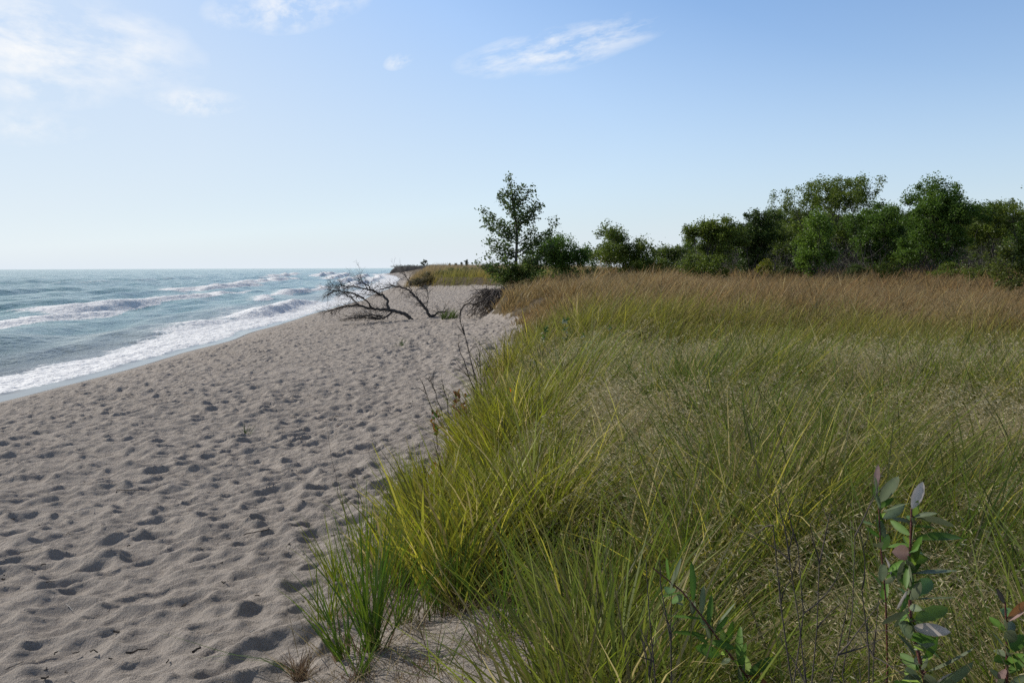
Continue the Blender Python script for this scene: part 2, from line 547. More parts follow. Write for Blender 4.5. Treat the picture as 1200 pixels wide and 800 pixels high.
def zone(x, y):
    """mix weights by place: green, seedy straw, yellow-green, brown"""
    nz = 5.0 * (fbm(x / 3.5, y / 3.5, 501, 3) - .5) + 2.2 * (_h(np.floor(x * 97), np.floor(y * 89), 505) - .5)
    yy = y + nz + .10 * np.abs(x - 2)
    seedy = sst(6.8, 9, yy) * (1 - sst(11.0, 13.5, yy))
    band = sst(10.5, 13, yy) * (1 - sst(18.5, 23, yy + .0 * x))
    brown = sst(15, 25.5, yy + .45 * np.maximum(0, x - 2))
    return seedy, band, brown


def grass_batch(n, r0, r1, K, wscale, lscale=1.0, spread=.05, per=9, a0=R(-22), a1=R(41), boost=1.0):
    def dens(x, y):
        return np.clip(veg(x, y) ** 1.3 * (.12 + 1.1 * sst(.2, .75, vn(x * 1.7, y * 1.7, 601))) * boost, 0, 1)
    nt = n // per
    T = sample(nt, r0, r1, a0, a1, dens)
    nt = len(T)
    tx = np.repeat(T[:, 0], per); ty = np.repeat(T[:, 1], per)
    ths = np.repeat(rng.random(nt), per)
    n = len(tx)
    ang = rng.random(n) * 6.283; rad = spread * np.sqrt(rng.random(n)) * (1 + tx * 0)
    x = tx + rad * np.cos(ang); y = ty + rad * np.sin(ang)
    z = zg(x, y) - .01
    seedy, band, brown = zone(x, y)
    edge = 1 - sst(.2, 1.6, x - xe(y)); edge = edge * (1 - sst(9, 14, y))
    L = (.42 + .38 * rng.random(n)) * (.75 + .5 * ths) * lscale
    L *= (.72 + .55 * fbm(x / 1.6, y / 1.6, 611, 3)) * (1 - .12 * seedy) * (1 - .30 * edge) * 1.08
    L *= 1 - .45 * sst(13, 20, y) * (1 - sst(0, 2.2, x - xe(y))) * (1 - sst(60, 70, y))
    L *= .72 + .56 * sst(.3, .7, vn(x / .75, y / .75, 615))
    W = (.0042 + .0062 * rng.random(n) ** 1.6) * wscale * (1 + .5 * edge)
    gust = fbm(x / 2.5, y / 2.5, 621, 3)
    # wind from the lake: everything leans inland, to +x
    lean0 = .04 + .30 * gust + .22 * seedy
    sp = .62 * rad / max(spread, 1e-3) * (.4 + .6 * rng.random(n)); L *= 1 - .25 * (rad / spread) ** 2
    vx = lean0 * (1 - .65 * edge) + sp * np.cos(ang) + .24 * rng.standard_normal(n)
    vy = .03 + sp * np.sin(ang) + .22 * rng.standard_normal(n)
    az = np.arctan2(vx, vy); lean = np.clip(np.hypot(vx, vy) * .75, 0, .9)
    curve = np.clip(.12 + .45 * rng.random(n) * (.4 + gust) * (1 - .4 * edge), 0, .8)
    face = rng.uniform(-.9, .9, n) + rng.integers(0, 2, n) * math.pi
    f = rng.random(n); f2 = rng.random(n)
    g = cmix(GREEN, YEL, np.clip(.16 + .55 * (fbm(x / 1.3, y / 1.3, 631, 3) - .40) + .35 * (f - .5), 0, 1))
    g = cmix(g, g * np.array([.75, .9, 1.3]) , ths * .6)
    c = cmix(g, YEL * np.array([1.0, 1.08, .8]), np.clip(edge * .75 + .0 * f, 0, 1))
    c = cmix(c, cmix(GREY * .8, GREEN * 1.5, rng.random(n) ** .5), seedy * .5 * (f2 < .8))
    c = cmix(c, cmix(np.array([.26, .25, .03]), np.array([.14, .19, .022]), fbm(x / 2., y / 2., 641, 2)), band * .85)
    bw = np.clip(brown * (1.15 - .35 * f), 0, 1)
    bc = cmix(BROWN, STRAW * .95, np.clip(1.1 * (fbm(x / 3, y / 3, 651, 3) - .38) + .3 * (f2 - .5), 0, .7))
    c = cmix(c, bc, bw)
    straw = (rng.random(n) < .09 + .05 * seedy + .06 * (1 - edge)).astype(float)
    c = cmix(c, STRAW * (.7 + .5 * f[:, None]), straw * .85)
    c = cmix(c, np.array([.50, .44, .07]), .75 * (rng.random(n) < .10) * (1 - brown) * (y > 3.2))
    c = c * (.32 + 1.3 * rng.random(n)[:, None] ** 1.3)
    cb = cmix(c, STRAW * .55, np.full(n, .35)) * .8
    ct = cmix(c, STRAW, .16 * rng.random(n)) * 1.05
    return blades(np.stack([x, y, z], 1), L, W, az, lean, curve, face, cb, ct, K)


def join(parts):
    V = []; Q = []; C = []; n = 0
    for v, q, c in parts:
        V.append(v); Q.append(q + n); C.append(c); n += len(v)
    return np.concatenate(V), np.concatenate(Q), np.concatenate(C)


parts = [grass_batch(22000, 1.75, 4.2, 5, 1.25, 1.0, a0=R(-35), a1=R(48), per=34, spread=.12),
         grass_batch(46000, 4.2, 9.0, 4, 1.3, 1.0, .13, 34),
         grass_batch(66000, 9.0, 18.0, 3, 1.75, 1.0, .17, 30),
         grass_batch(75000, 18.0, 31.0, 3, 2.6, .92, .2, 14),
         grass_batch(70000, 31.0, 62.0, 2, 4.6, 1.05, .3)]
V, Q, C = join(parts)
tag(link('grass', mesh_np('grass', V, Q, M_GRASS, C)), 'tall dune grass bending inland, green near and brown towards the trees', 'grass', kind='stuff')

# short dead litter between the tufts
def litter():
    n = 60000
    T = sample(n, 1.5, 14, R(-28), R(44), lambda x, y: np.clip(veg(x + .25, y) * .9 + .35 * (y < 5.0) * (x > -1.0) * (x < .5) + .02 * (x > xe(y) - .3), 0, 1))
    x, y = T[:, 0], T[:, 1]; n = len(x)
    z = zg(x, y) + .005
    L = .06 + .22 * rng.random(n); W = .002 + .0025 * rng.random(n)
    c = cmix(STRAW * .8, np.array([.14, .10, .065]), rng.random(n)) * (.6 + .6 * rng.random(n)[:, None])
    return blades(np.stack([x, y, z], 1), L, W * (1 + y / 9), rng.random(n) * 6.283, .7 + .25 * rng.random(n), .2 * rng.random(n), rng.random(n) * 6.28, c, c, 2)


V, Q, C = litter()
tag(link('grass_litter', mesh_np('grass_litter', V, Q, M_DRY, C)), 'short dead straw and litter lying between the grass tufts', 'dead grass', kind='stuff')


# seed heads: arching stems hung with pale spikelets
def seedheads(n, r0, r1, wscale, ns, dens, K=5, brownish=0.0, hang=1.0):
    T = sample(n, r0, r1, R(-20), R(41), dens)
    x, y = T[:, 0], T[:, 1]; n = len(x); z = zg(x, y)
    L = .62 + .34 * rng.random(n)
    gust = fbm(x / 2.5, y / 2.5, 621, 3)
    vx = .26 + .5 * gust + .14 * rng.standard_normal(n); vy = -.04 + .22 * rng.standard_normal(n)
    az = np.arctan2(vx, vy); lean = np.clip(np.hypot(vx, vy) * .7, .05, .8); curve = .25 + .45 * rng.random(n)
    c = cmix(STRAW * 1.0, np.array([.19, .20, .07]), rng.random(n))
    c = cmix(c, BROWN * 1.1, np.full(n, brownish) * rng.random(n))
    out = [blades(np.stack([x, y, z], 1), L, np.full(n, .0028) * wscale, az, lean, curve, rng.uniform(-.8, .8, n), c * .8, c * 1.1, K)]
    # spikelets along the last 35 %
    t = 1 - .36 * (rng.random((n, ns)) ** 1.1)
    hor = lean[:, None] * t + curve[:, None] * t ** 2.2
    ver = t * np.sqrt(np.clip(1 - .55 * (lean[:, None] + curve[:, None] * t) ** 2, .08, 1))
    px = x[:, None] + L[:, None] * hor * np.sin(az)[:, None]
    py = y[:, None] + L[:, None] * hor * np.cos(az)[:, None]
    pz = z[:, None] + L[:, None] * ver
    m = n * ns
    p = np.stack([px, py, pz], -1).reshape(-1, 3)
    j = (rng.random((m, 3)) - .5) * np.array([.09, .08, .05]) * hang
    j[:, 2] -= .012
    p2 = p + j
    d = rng.standard_normal((m, 3)) * .5 + np.array([.9, 0, -.55]); d /= np.linalg.norm(d, axis=1, keepdims=True)
    ln = (.013 + .015 * rng.random(m))[:, None] * (.6 + .4 * wscale); w = (.0011 + .0008 * rng.random(m))[:, None] * wscale
    s = np.cross(d, rng.standard_normal((m, 3))); s /= np.linalg.norm(s, axis=1, keepdims=True)
    Vq = np.stack([p2, p2 + d * ln * .5 + s * w, p2 + d * ln, p2 + d * ln * .5 - s * w], 1).reshape(-1, 3)
    Qq = np.arange(m * 4).reshape(-1, 4)
    sc = cmix(np.array([.72, .64, .42]), np.array([.46, .36, .20]), rng.random(m))
    sc = cmix(sc, BROWN * 1.5, np.full(m, brownish))
    out.append((Vq, Qq, np.repeat(sc, 4, 0)))
    # hair-fine stalklets from the rachis to each spikelet
    a = np.array([0, 0, 1.0]) * (.0003 * wscale)
    Vs = np.stack([p - a, p + a, p2 + a, p2 - a], 1).reshape(-1, 3)
    out.append((Vs, Qq.copy(), np.repeat(sc * .6, 4, 0)))
    return out


def d_near(x, y): return np.clip(veg(x, y) * sst(.1, 1.8, x - xe(y)) * (.12 + 1.2 * np.maximum(0, fbm(x / .7, y / .7, 701, 3) - .40)), 0, 1)
def d_mid(x, y): return np.clip(veg(x, y) * (.2 + .6 * zone(x, y)[0]) * (.3 + .9 * vn(x / .6, y / .6, 703)), 0, 1)
def d_far(x, y): return np.clip(veg(x, y) * (.25 + .8 * zone(x, y)[2]), 0, 1)


pp = seedheads(1300, 1.9, 5.5, 1.15, 34, d_near) + seedheads(3400, 5.5, 9, 1.8, 20, d_near) + seedheads(4400, 8.5, 15.5, 2.5, 13, d_mid, 4, 0.0, .7)
pp += seedheads(5200, 16, 32, 3.0, 8, d_far, 3, .55, 1.6) + seedheads(4000, 32, 50, 5, 6, d_far, 3, .65, 2.2)
V, Q, C = join(pp)
tag(link('grass_seed_heads', mesh_np('grass_seed_heads', V, Q, M_DRY, C)), 'pale arching seed heads nodding above the dune grass', 'seed heads', kind='stuff')


# far dune across the beach
def fardune():
    n = 42000
    y = 73 + 73 * rng.random(n) ** 1.2; x = rng.uniform(-22, 9, n)
    k = (x > xe(y) - .2) & (rng.random(n) < .35 + .65 * (vn(x / 2, y / 3, 801)))
    x, y = x[k], y[k]; n = len(x)
    z = zg(x, y) - .02
    L = (.75 + .55 * rng.random(n)) * (.8 + .4 * vn(x / 3, y / 3, 803))
    W = .03 + .02 * rng.random(n)
    front = 1 - sst(1.0, 5.5, x - xe(y)) ; fy = 1 - sst(86, 97, y)
    g = cmix(np.array([.19, .23, .035]), np.array([.38, .30, .055]), vn(x / 2.5, y / 5, 805))
    lf = 1 - sst(-9, -6.5, x)
    g = cmix(g, np.array([.30, .19, .04]), lf * .7)
    c = cmix(np.array([.42, .32, .18]), g, np.clip(fy * .9 + front * .2, 0, 1))
    c *= (.75 + .5 * rng.random(n)[:, None])
    ct = cmix(c, np.array([.33, .25, .16]), np.full(n, .5))
    return blades(np.stack([x, y, z], 1), L, W, rng.uniform(.6, 2.4, n), .1 + .35 * rng.random(n), .3 * rng.random(n), rng.uniform(-.5, .5, n), c, ct, 2)


V, Q, C = fardune()
tag(link('far_dune_grass', mesh_np('far_dune_grass', V, Q, M_GRASS, C)), 'yellow and green grass covering the far dune beyond the beach', 'grass', kind='stuff')


# ------------------------------------------------------------------ trees
def bez(a, b, c, n):
    t = np.linspace(0, 1, n)[:, None]
    return a * (1 - t) ** 2 + 2 * b * t * (1 - t) + c * t ** 2


def leaf_quads(cent, size, r, up=.35, aspect=.62):
    m = len(cent)
    d = r.standard_normal((m, 3)); d[:, 2] *= .6; d /= np.linalg.norm(d, axis=1, keepdims=True)
    nrm = r.standard_normal((m, 3)); nrm[:, 2] = np.abs(nrm[:, 2]) + up
    s = np.cross(d, nrm); s /= np.linalg.norm(s, axis=1, keepdims=True)
    sz = size[:, None]
    w = sz * aspect * .5
    tip = cent + d * sz
    m1 = cent + d * sz * .45
    bend = np.cross(s, d) * sz * .12
    V = np.stack([cent, m1 + s * w - bend, tip, m1 - s * w - bend], 1).reshape(-1, 3)
    return V, np.arange(m * 4).reshape(-1, 4)


def make_tree(name, loc, label, cat, H, W, seed, tf=.3, ncl=110, per=75, leaf=.10, clr=.30, col=(.045, .085, .018), col2=(.10, .14, .03),
              lobes=7, stems=1, tr=.09, group=None, shape='oak', lean=0.0, depthw=.9, rot=0.0, bark=None, clf=.85):
    r = np.random.default_rng(seed)
    t = empty(name, loc, label, cat, group)
    mb = MB()
    ncl = int(ncl * 1.4); tf = tf * .6; W = W * 1.3
    L = []
    cz = H * (tf + 1) / 2; hz = H * (1 - tf) / 2
    for k in range(lobes):
        a = k * 2.4 + r.random() * .8; rr = .37 * math.sqrt((k + .3) / lobes) if k else .05
        zz = r.uniform(-.72, .70)
        sc = math.sqrt(max(.1, 1 - zz * zz * .8))
        L.append((np.array([math.cos(a) * rr * W * .95 * sc + lean * W, math.sin(a) * rr * W * .95 * depthw * sc, cz + zz * hz]), r.uniform(.19, .29) * W, r.uniform(.26, .44) * hz))
    L.append((np.array([lean * W + r.uniform(-.1, .1) * W, 0, H - .26 * hz]), .22 * W, .26 * hz))
    # trunks and limbs
    limbs = []
    for s in range(stems):
        bx = np.array([(s - (stems - 1) / 2) * .22 + r.uniform(-.04, .04), r.uniform(-.08, .08), -.12])
        fork = np.array([bx[0] * 2.2 + lean * W * .4 + r.uniform(-.1, .1), r.uniform(-.12, .12), H * tf * r.uniform(.8, 1.1) + .2])
        mid = (bx + fork) / 2 + np.array([r.uniform(-.09, .09), 0, 0])
        tk = bez(bx, mid, fork, 8)
        R0 = tr * H / 4.5 / math.sqrt(stems) * 1.2
        mb.tube(tk, np.linspace(R0 * 1.25, R0 * .78, 8), 8)
        limbs.append((fork, R0 * .72))
    clc = []
    for k, (lc, lr, lh) in enumerate(L):
        f, R0 = limbs[k % len(limbs)]
        mid = (f + lc) / 2 + np.array([(lc[0] - f[0]) * .22, (lc[1] - f[1]) * .22, -.12 * hz]) + r.normal(0, .07, 3)
        lm = bez(f, mid, lc, 9)
        mb.tube(lm, np.linspace(R0 * .62, R0 * .16, 9), 6)
        nk = max(4, int(ncl * (lr ** 2 * lh) / sum(q[1] ** 2 * q[2] for q in L)))
        for j in range(nk):
            d = r.standard_normal(3); d /= np.linalg.norm(d)
            q = r.random() ** .33
            c = lc + d * q * np.array([lr, lr * depthw, lh])
            c[2] = max(c[2], H * tf * .55 + .05)
            clc.append(c)
            st = lm[r.integers(4, 8)]
            mb.tube(bez(st, (st + c) / 2 + r.normal(0, .05, 3), c, 4), np.linspace(R0 * .14, .004, 4), 3)
    clc = np.array(clc)
    leaf = leaf * 1.0; clr = clr * 1.3; per = int(per * 1.45)
    m = len(clc) * per
    cr = np.repeat(clr * (.55 + .7 * r.random(len(clc))), per)[:, None]
    cen = np.repeat(clc, per, 0)
    dd = r.standard_normal((m, 3)); dd /= np.linalg.norm(dd, axis=1, keepdims=True)
    cen = cen + dd * cr * (r.random((m, 1)) ** .6) * np.repeat(r.uniform(.55, 1.35, (len(clc), 3)), per, 0)
    V, Q = leaf_quads(cen, leaf * (.6 + .7 * r.random(m)), r)
    cm = np.repeat(r.random(len(clc)), per)
    c = cmix(np.array(col), np.array(col2), np.clip(.15 + .5 * (cm - .3) + .45 * (r.random(m) - .3), 0, 1)) * (.75 + .5 * r.random(m)[:, None])
    link('trunk', mb.mesh('trunk', bark or M_BARK, True), t)
    link('crown', mesh_np('crown', V, Q, M_LEAF, np.repeat(c, 4, 0)), t)
    t.rotation_euler.z = rot
    return t


def tree_at(px, top, d, wpx, name, label, cat, seed, **kw):
    """stand a tree d metres ahead under pixel column px, its top at pixel row top"""
    b = P(px, 313, d)
    z = float(zg(b.x, b.y))
    H = max(.8, P(px, top + (6 if d < 70 else 0), d).z - z)
    return make_tree(name, (b.x, b.y, z), label, cat, H, wpx * d / F, seed, **kw)


OG = 'oaks at the back of the grass'
DK, LG = (.078, .118, .020), (.17, .215, .040)
tree_at(731, 259, 43, 82, 'oak_tree', 'low rounded dark oak just right of the open cottonwood and its bush', 'tree', 11, tf=.16, ncl=130, per=80, leaf=.10, stems=3, col=DK, col2=LG, group=OG, lobes=8)
tree_at(781, 285, 60, 34, 'oak_tree', 'smallest dark oak in the gap between two low rounded oaks', 'tree', 12, tf=.2, ncl=50, per=70, col=DK, col2=LG, group=OG, leaf=.13)
tree_at(831, 252, 40, 66, 'oak_tree', 'low oak with forked trunk at the left end of the oak row', 'tree', 13, tf=.25, ncl=120, per=80, leaf=.095, stems=2, col=DK, col2=LG, group=OG, lobes=8)
tree_at(886, 237, 45, 46, 'oak_tree', 'narrow very dark oak left of the tallest oak', 'tree', 14, tf=.22, ncl=110, per=85, stems=2, col=(.040, .070, .016), col2=(.075, .115, .026), group=OG)
tree_at(968, 202, 56, 122, 'oak_tree', 'tallest broad oak of the row with a ragged open top', 'tree', 15, tf=.28, ncl=190, per=80, leaf=.12, clr=.38, stems=3, col=DK, col2=LG, group=OG, lobes=11)
tree_at(955, 236, 42, 42, 'oak_tree', 'slim bright green young oak standing in front of the tallest oak', 'tree', 16, tf=.26, ncl=80, per=70, leaf=.10, col=(.09, .16, .024), col2=(.17, .25, .045), group=OG, tr=.06)
tree_at(1030, 232, 48, 66, 'oak_tree', 'mid green oak between the tallest oak and the dense round one', 'tree', 17, tf=.26, ncl=120, per=80, leaf=.11, stems=2, col=(.062, .12, .020), col2=(.12, .19, .035), group=OG, lobes=8)
tree_at(1100, 203, 45, 84, 'oak_tree', 'dense round topped oak with three thin trunks, right part of the row', 'tree', 18, tf=.30, ncl=190, per=85, leaf=.11, clr=.33, stems=3, col=(.065, .125, .020), col2=(.13, .20, .036), group=OG, lobes=10)
tree_at(1163, 228, 50, 66, 'oak_tree', 'oak in the hollow of the skyline right of the round topped oak', 'tree', 19, tf=.28, ncl=120, per=80, leaf=.11, stems=2, col=DK, col2=LG, group=OG, lobes=8)
tree_at(1218, 200, 44, 84, 'oak_tree', 'tall oak cut off by the right edge of the view', 'tree', 20, tf=.3, ncl=150, per=80, leaf=.11, stems=2, col=DK, col2=LG, group=OG, lobes=9)
tree_at(1188, 282, 27, 50, 'young_oak', 'small thin trunked oak standing out in the brown grass at far right', 'tree', 21, tf=.42, ncl=34, per=48, leaf=.085, clr=.22, col=(.06, .09, .018), col2=(.15, .16, .035), tr=.045)
tree_at(915, 262, 50, 40, 'oak_tree', 'short oak filling the dip between the very dark and bright green oaks', 'tree', 22, tf=.2, ncl=80, per=80, col=DK, col2=LG, group=OG)
tree_at(652, 268, 37.5, 66, 'leafy_bush', 'dense green bush growing against the right side of the open cottonwood', 'bush', 23, tf=.05, ncl=110, per=75, leaf=.085, clr=.26, stems=3, col=(.06, .12, .020), col2=(.12, .19, .036), lobes=8, tr=.05)
tree_at(607, 296, 35.2, 44, 'willow_bush', 'low yellow green bush under the cottonwood on top of the eroded bank', 'bush', 24, tf=.02, ncl=50, per=60, leaf=.075, clr=.2, stems=3, col=(.09, .14, .03), col2=(.22, .25, .07), lobes=5, tr=.03)

# second rank of the wood: copies too deep in the shade to tell apart
protos = [o for o in bpy.data.objects if o.name.startswith('oak_tree') and o.parent is None]
r = random.Random(5)
for k in range(26):
    px = 790 + k * 18 + r.uniform(-6, 6)
    d = r.uniform(58, 80)
    src = protos[(k * 3 + 2) % len(protos)]
    c = copy_tree(src)
    b = P(px, 313, d)
    c.location = (b.x, b.y, float(zg(b.x, b.y)))
    hh = np.interp(px, [780, 830, 880, 930, 1050, 1250], [.55, .62, .72, .85, .9, .95])
    srch = max(v.co.z for v in [src.children[0].data.vertices[i] for i in range(0, len(src.children[0].data.vertices), 40)]) + .3
    tgt = (P(px, np.interp(px, [780, 830, 880, 930, 1050, 1250], [284, 262, 246, 232, 240, 232]) + r.uniform(0, 12), d).z - c.location.z)
    s = tgt / srch
    c.scale = (s, s, s)
    c.rotation_euler.z = r.uniform(0, 6.28)
    tag(c, 'shaded oak in the dim wood behind the front row of oaks', 'tree', 'shaded oaks behind the front row')


# the open cottonwood on the bank
def cottonwood():
    r = np.random.default_rng(77)
    d = 35.6
    base = P(603, 330, d); base.z = float(zg(base.x, base.y)) - .05
    t = empty('cottonwood_tree', base, 'tall open branched cottonwood rising alone at the top of the eroded bank', 'tree')
    B = np.array(base)
    def w(px, py, dy=0.0):
        return np.array(P(px, py, d + dy)) - B
    mb = MB()
    stem = np.array([w(603, 330), w(605, 300), w(606, 275), w(603, 250), w(601, 230), w(598, 216), w(596, 206)])
    mb.tube(stem, [.075, .06, .05, .04, .028, .016, .006], 7)
    tips = [(563, 252, .3, .35), (567, 243, -.6, .3), (572, 275, .7, .45), (570, 297, -.5, .5), (566, 307, .6, .6), (583, 225, .2, .25), (590, 218, -.3, .2), (612, 219, .2, .2), (622, 221, -.3, .25),
            (632, 234, .4, .3), (634, 238, -.6, .3), (628, 262, .5, .4), (652, 258, -.2, .45), (646, 266, .7, .4), (650, 285, -.5, .5), (636, 292, .9, .6), (585, 262, -.9, .4), (620, 278, 1.0, .5),
            (590, 285, 1.0, .5), (612, 245, -.9, .35), (587, 300, -1.0, .55), (625, 302, -1.0, .6), (640, 305, .4, .6), (575, 312, .2, .65), (600, 262, 1.0, .4), (607, 232, .5, .25), (560, 305, .3, .6), (578, 258, .5, .4),
            (594, 240, -.6, .3), (618, 250, .3, .3), (573, 285, .2, .5), (600, 312, -1.1, .6)]
    LV = []
    for (px, py, dy, hb) in tips:
        tip = w(px, py, dy)
        # start lower down on the stem
        spy = py + .62 * abs(px - 603) + 9
        idx = float(np.interp(-spy, [-330, -300, -275, -250, -230, -216, -206], range(7))); idx = min(idx, 5.8); i0 = int(idx)
        st = stem[i0] * (1 - (idx - i0)) + stem[min(i0 + 1, len(stem) - 1)] * (idx - i0)
        mid = (st + tip) / 2 + np.array([(tip[0] - st[0]) * .18, 0, -.10])
        br = bez(st, mid, tip, 9)
        mb.tube(br, np.linspace(.022, .004, 9), 5)
        ln = np.linalg.norm(tip - st)
        for j in range(int(9 + ln * 12)):
            q = r.uniform(.2, 1.02); c = br[min(8, int(q * 8))]
            c2 = c + r.normal(0, 1, 3) * np.array([.15, .16, .12]) * (1.2 - q * .5)
            mb.tube(np.array([c, (c + c2) / 2 + [0, 0, .01], c2]), [.005, .004, .003], 3)
            LV.append(c2 + r.normal(0, 1, (r.integers(7, 15), 3)) * np.array([.085, .095, .075]))
    for q in np.linspace(.35, 1, 26):
        i = q * (len(stem) - 1); i0 = min(int(i), len(stem) - 2)
        c = stem[i0] + (stem[i0 + 1] - stem[i0]) * (i - i0)
        LV.append(c + r.normal(0, 1, (14, 3)) * np.array([.09, .09, .08]))
    cen = np.concatenate(LV)
    V, Q = leaf_quads(cen, .088 * (.7 + .6 * r.random(len(cen))), r, aspect=.9)
    c = cmix(np.array([.045, .085, .02]), np.array([.11, .15, .04]), r.random(len(cen)) ** 1.5)
    link('trunk', mb.mesh('trunk', M_BARK, True), t)
    link('crown', mesh_np('crown', V, Q, M_LEAF, np.repeat(c, 4, 0)), t)


cottonwood()

# low shrubs at the foot of the wood
SH = 'low shrubs at the foot of the oaks'
for k, (px, top, d, wp, c1, c2, lab) in enumerate([
    (897, 300, 41, 18, (.12, .15, .02), (.30, .28, .04), 'small yellow leaved shrub below the very dark narrow oak'),
    (1043, 296, 41, 40, (.08, .13, .02), (.24, .26, .04), 'wide yellow green shrub between the trunks of the mid green and round oaks'),
    (1110, 303, 40, 44, (.07, .12, .02), (.20, .24, .04), 'bright low shrub at the foot of the dense round topped oak'),
    (1150, 290, 38, 34, (.07, .11, .02), (.17, .19, .04), 'loose yellow green shrub right of the dense round topped oak'),
    (1009, 305, 44, 34, (.04, .075, .015), (.09, .12, .03), 'dark low shrub under the right side of the tallest oak'),
    (925, 306, 43, 30, (.045, .07, .02), (.11, .12, .035), 'olive low shrub left of the slim bright green oak'),
    (765, 300, 46, 40, (.03, .06, .014), (.06, .10, .02), 'dark low shrub joining the low rounded oak to the oak row'),
    (690, 300, 39, 34, (.035, .07, .014), (.08, .12, .025), 'green low shrub in the gap right of the bank bush'),
]):
    tree_at(px, top, d, wp, 'low_shrub', lab, 'shrub', 300 + k, tf=.04, ncl=34, per=60, leaf=.075, clr=.2, stems=3, col=c1, col2=c2, lobes=5, tr=.03, group=SH)


# tangle of bare twigs and shade plants that closes the wood near the ground
def thicket():
    r = np.random.default_rng(8)
    mb = MB()
    for k in range(2300):
        px = r.uniform(805, 1290); d = r.uniform(46, 66)
        b = np.array(P(px, 313, d)); b[2] = float(zg(b[0], b[1]))
        h = r.uniform(.7, 2.4) * min(1, .45 + (px - 800) / 160)
        tip = b + np.array([r.normal(0, .5), r.normal(0, .4), h])
        br = bez(b, (b + tip) / 2 + r.normal(0, .2, 3), tip, 5)
        mb.tube(br, np.linspace(.022, .006, 5), 3)
        for j in range(3):
            c = br[r.integers(1, 5)]
            e = c + r.normal(0, 1, 3) * np.array([.45, .4, .3]) + [0, 0, .2]
            mb.tube(np.array([c, (c + e) / 2 + r.normal(0, .05, 3), e]), [.009, .007, .004], 3)
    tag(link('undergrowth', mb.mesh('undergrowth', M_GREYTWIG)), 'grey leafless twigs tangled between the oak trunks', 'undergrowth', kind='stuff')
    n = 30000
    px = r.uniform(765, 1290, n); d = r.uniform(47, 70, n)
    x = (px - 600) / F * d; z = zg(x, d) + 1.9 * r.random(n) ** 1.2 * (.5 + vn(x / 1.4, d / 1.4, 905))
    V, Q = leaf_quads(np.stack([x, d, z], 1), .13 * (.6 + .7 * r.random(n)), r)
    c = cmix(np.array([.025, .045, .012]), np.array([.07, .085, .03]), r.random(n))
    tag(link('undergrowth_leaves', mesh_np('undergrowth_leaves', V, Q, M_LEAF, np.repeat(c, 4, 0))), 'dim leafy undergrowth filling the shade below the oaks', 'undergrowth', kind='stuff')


thicket()

# small far trees on the skyline of the far dune
for (px, top, d, wp, lab) in [(497, 304, 175, 10, 'lone dark little tree on the skyline over the dark headland'),
                              (527, 308.5, 190, 6, 'left tiny tree of the skyline cluster above the far dune grass'),
                              (534, 308.5, 192, 4.5, 'second tiny tree of the skyline cluster above the far dune grass'),
                              (541, 307.5, 185, 2.5, 'thinnest tiny tree of the skyline cluster above the far dune grass'),
                              (546.5, 304.5, 180, 4, 'tallest tiny tree of the skyline cluster nearest the cottonwood')]:
    tree_at(px, top, d, wp, 'distant_tree', lab, 'tree', int(px), tf=.4, ncl=16, per=26, leaf=.17, clr=.16, col=(.03, .05, .015), col2=(.06, .08, .03), lobes=4, tr=.07, group='tiny trees on the far skyline')
for (px, top, d, wp, c1, c2, lab) in [(497, 320, 88, 36, (.07, .065, .03), (.13, .115, .06), 'greyish brown shrub at the lake end of the far dune'),
                                      (551, 327, 91, 40, (.035, .08, .03), (.07, .12, .05), 'blue green shrub low in the middle of the far dune'),
                                      (530, 328, 90, 26, (.04, .085, .03), (.08, .13, .05), 'smaller blue green shrub at the foot of the far dune grass')]:
    tree_at(px, top, d, wp, 'dune_shrub', lab, 'shrub', int(px) + 5, tf=.02, ncl=40, per=60, leaf=.12, clr=.25, col=c1, col2=c2, lobes=6, tr=.03, group='shrubs on the far dune')


def headland():
    """dark eroded bank with brush on top, where the shore turns"""
    r = np.random.default_rng(31)
    d0 = 395.
    t = empty('dark_headland_bank', (float(P(470, 313, d0).x), d0, 0), 'dark eroded headland bank jutting into the lake on the horizon', 'bank')
    B = np.array(t.location)
    nx, ny = 70, 14
    x0, x1 = P(454, 313, d0).x, P(560, 313, d0).x
    V = []
    for j in range(ny):
        for i in range(nx):
            u = i / (nx - 1); v = j / (ny - 1)
            x = x0 + (x1 - x0) * u; y = d0 + v * 34
            e = min(1, u * 14, v * 5) ** .6 if min(u, v) > 0 else 0
            h = e * (3.3 + .9 * float(vn(x / 4, y / 5, 77)) + .6 * float(vn(x / 1.2, y / 2, 78))) * (1 - .12 * u)
            V.append((x + (v > 0) * float(vn(x / 3, y / 3, 79)) - B[0], y - B[1] - 3 * float(vn(x / 5, 0 * x, 80)) * (1 - v), h - .3))
    V = np.array(V)
    i = (np.arange(ny - 1)[:, None] * nx + np.arange(nx - 1)[None]).ravel()
    link('bank', mesh_np('bank', V, np.stack([i, i + 1, i + 1 + nx, i + nx], 1), bark_mat('dark_peat', (.010, .010, .010), (.035, .032, .03), 1.0), None, True), t)
    n = 6000
    u = r.random(n) ** .8; v = r.random(n)
    x = x0 + (x1 - x0) * u; y = d0 + 4 + v * 26
    z = 3.2 + 1.5 * r.random(n) * vn(x / 3, y / 6, 82) + .3 * r.random(n)
    Vq, Qq = leaf_quads(np.stack([x, y, z], 1) - B, .35 * (.6 + .7 * r.random(n)), r)
    c = cmix(np.array([.03, .04, .02]), np.array([.07, .075, .04]), r.random(n))
    link('brush', mesh_np('brush', Vq, Qq, M_LEAF, np.repeat(c, 4, 0)), t)


headland()


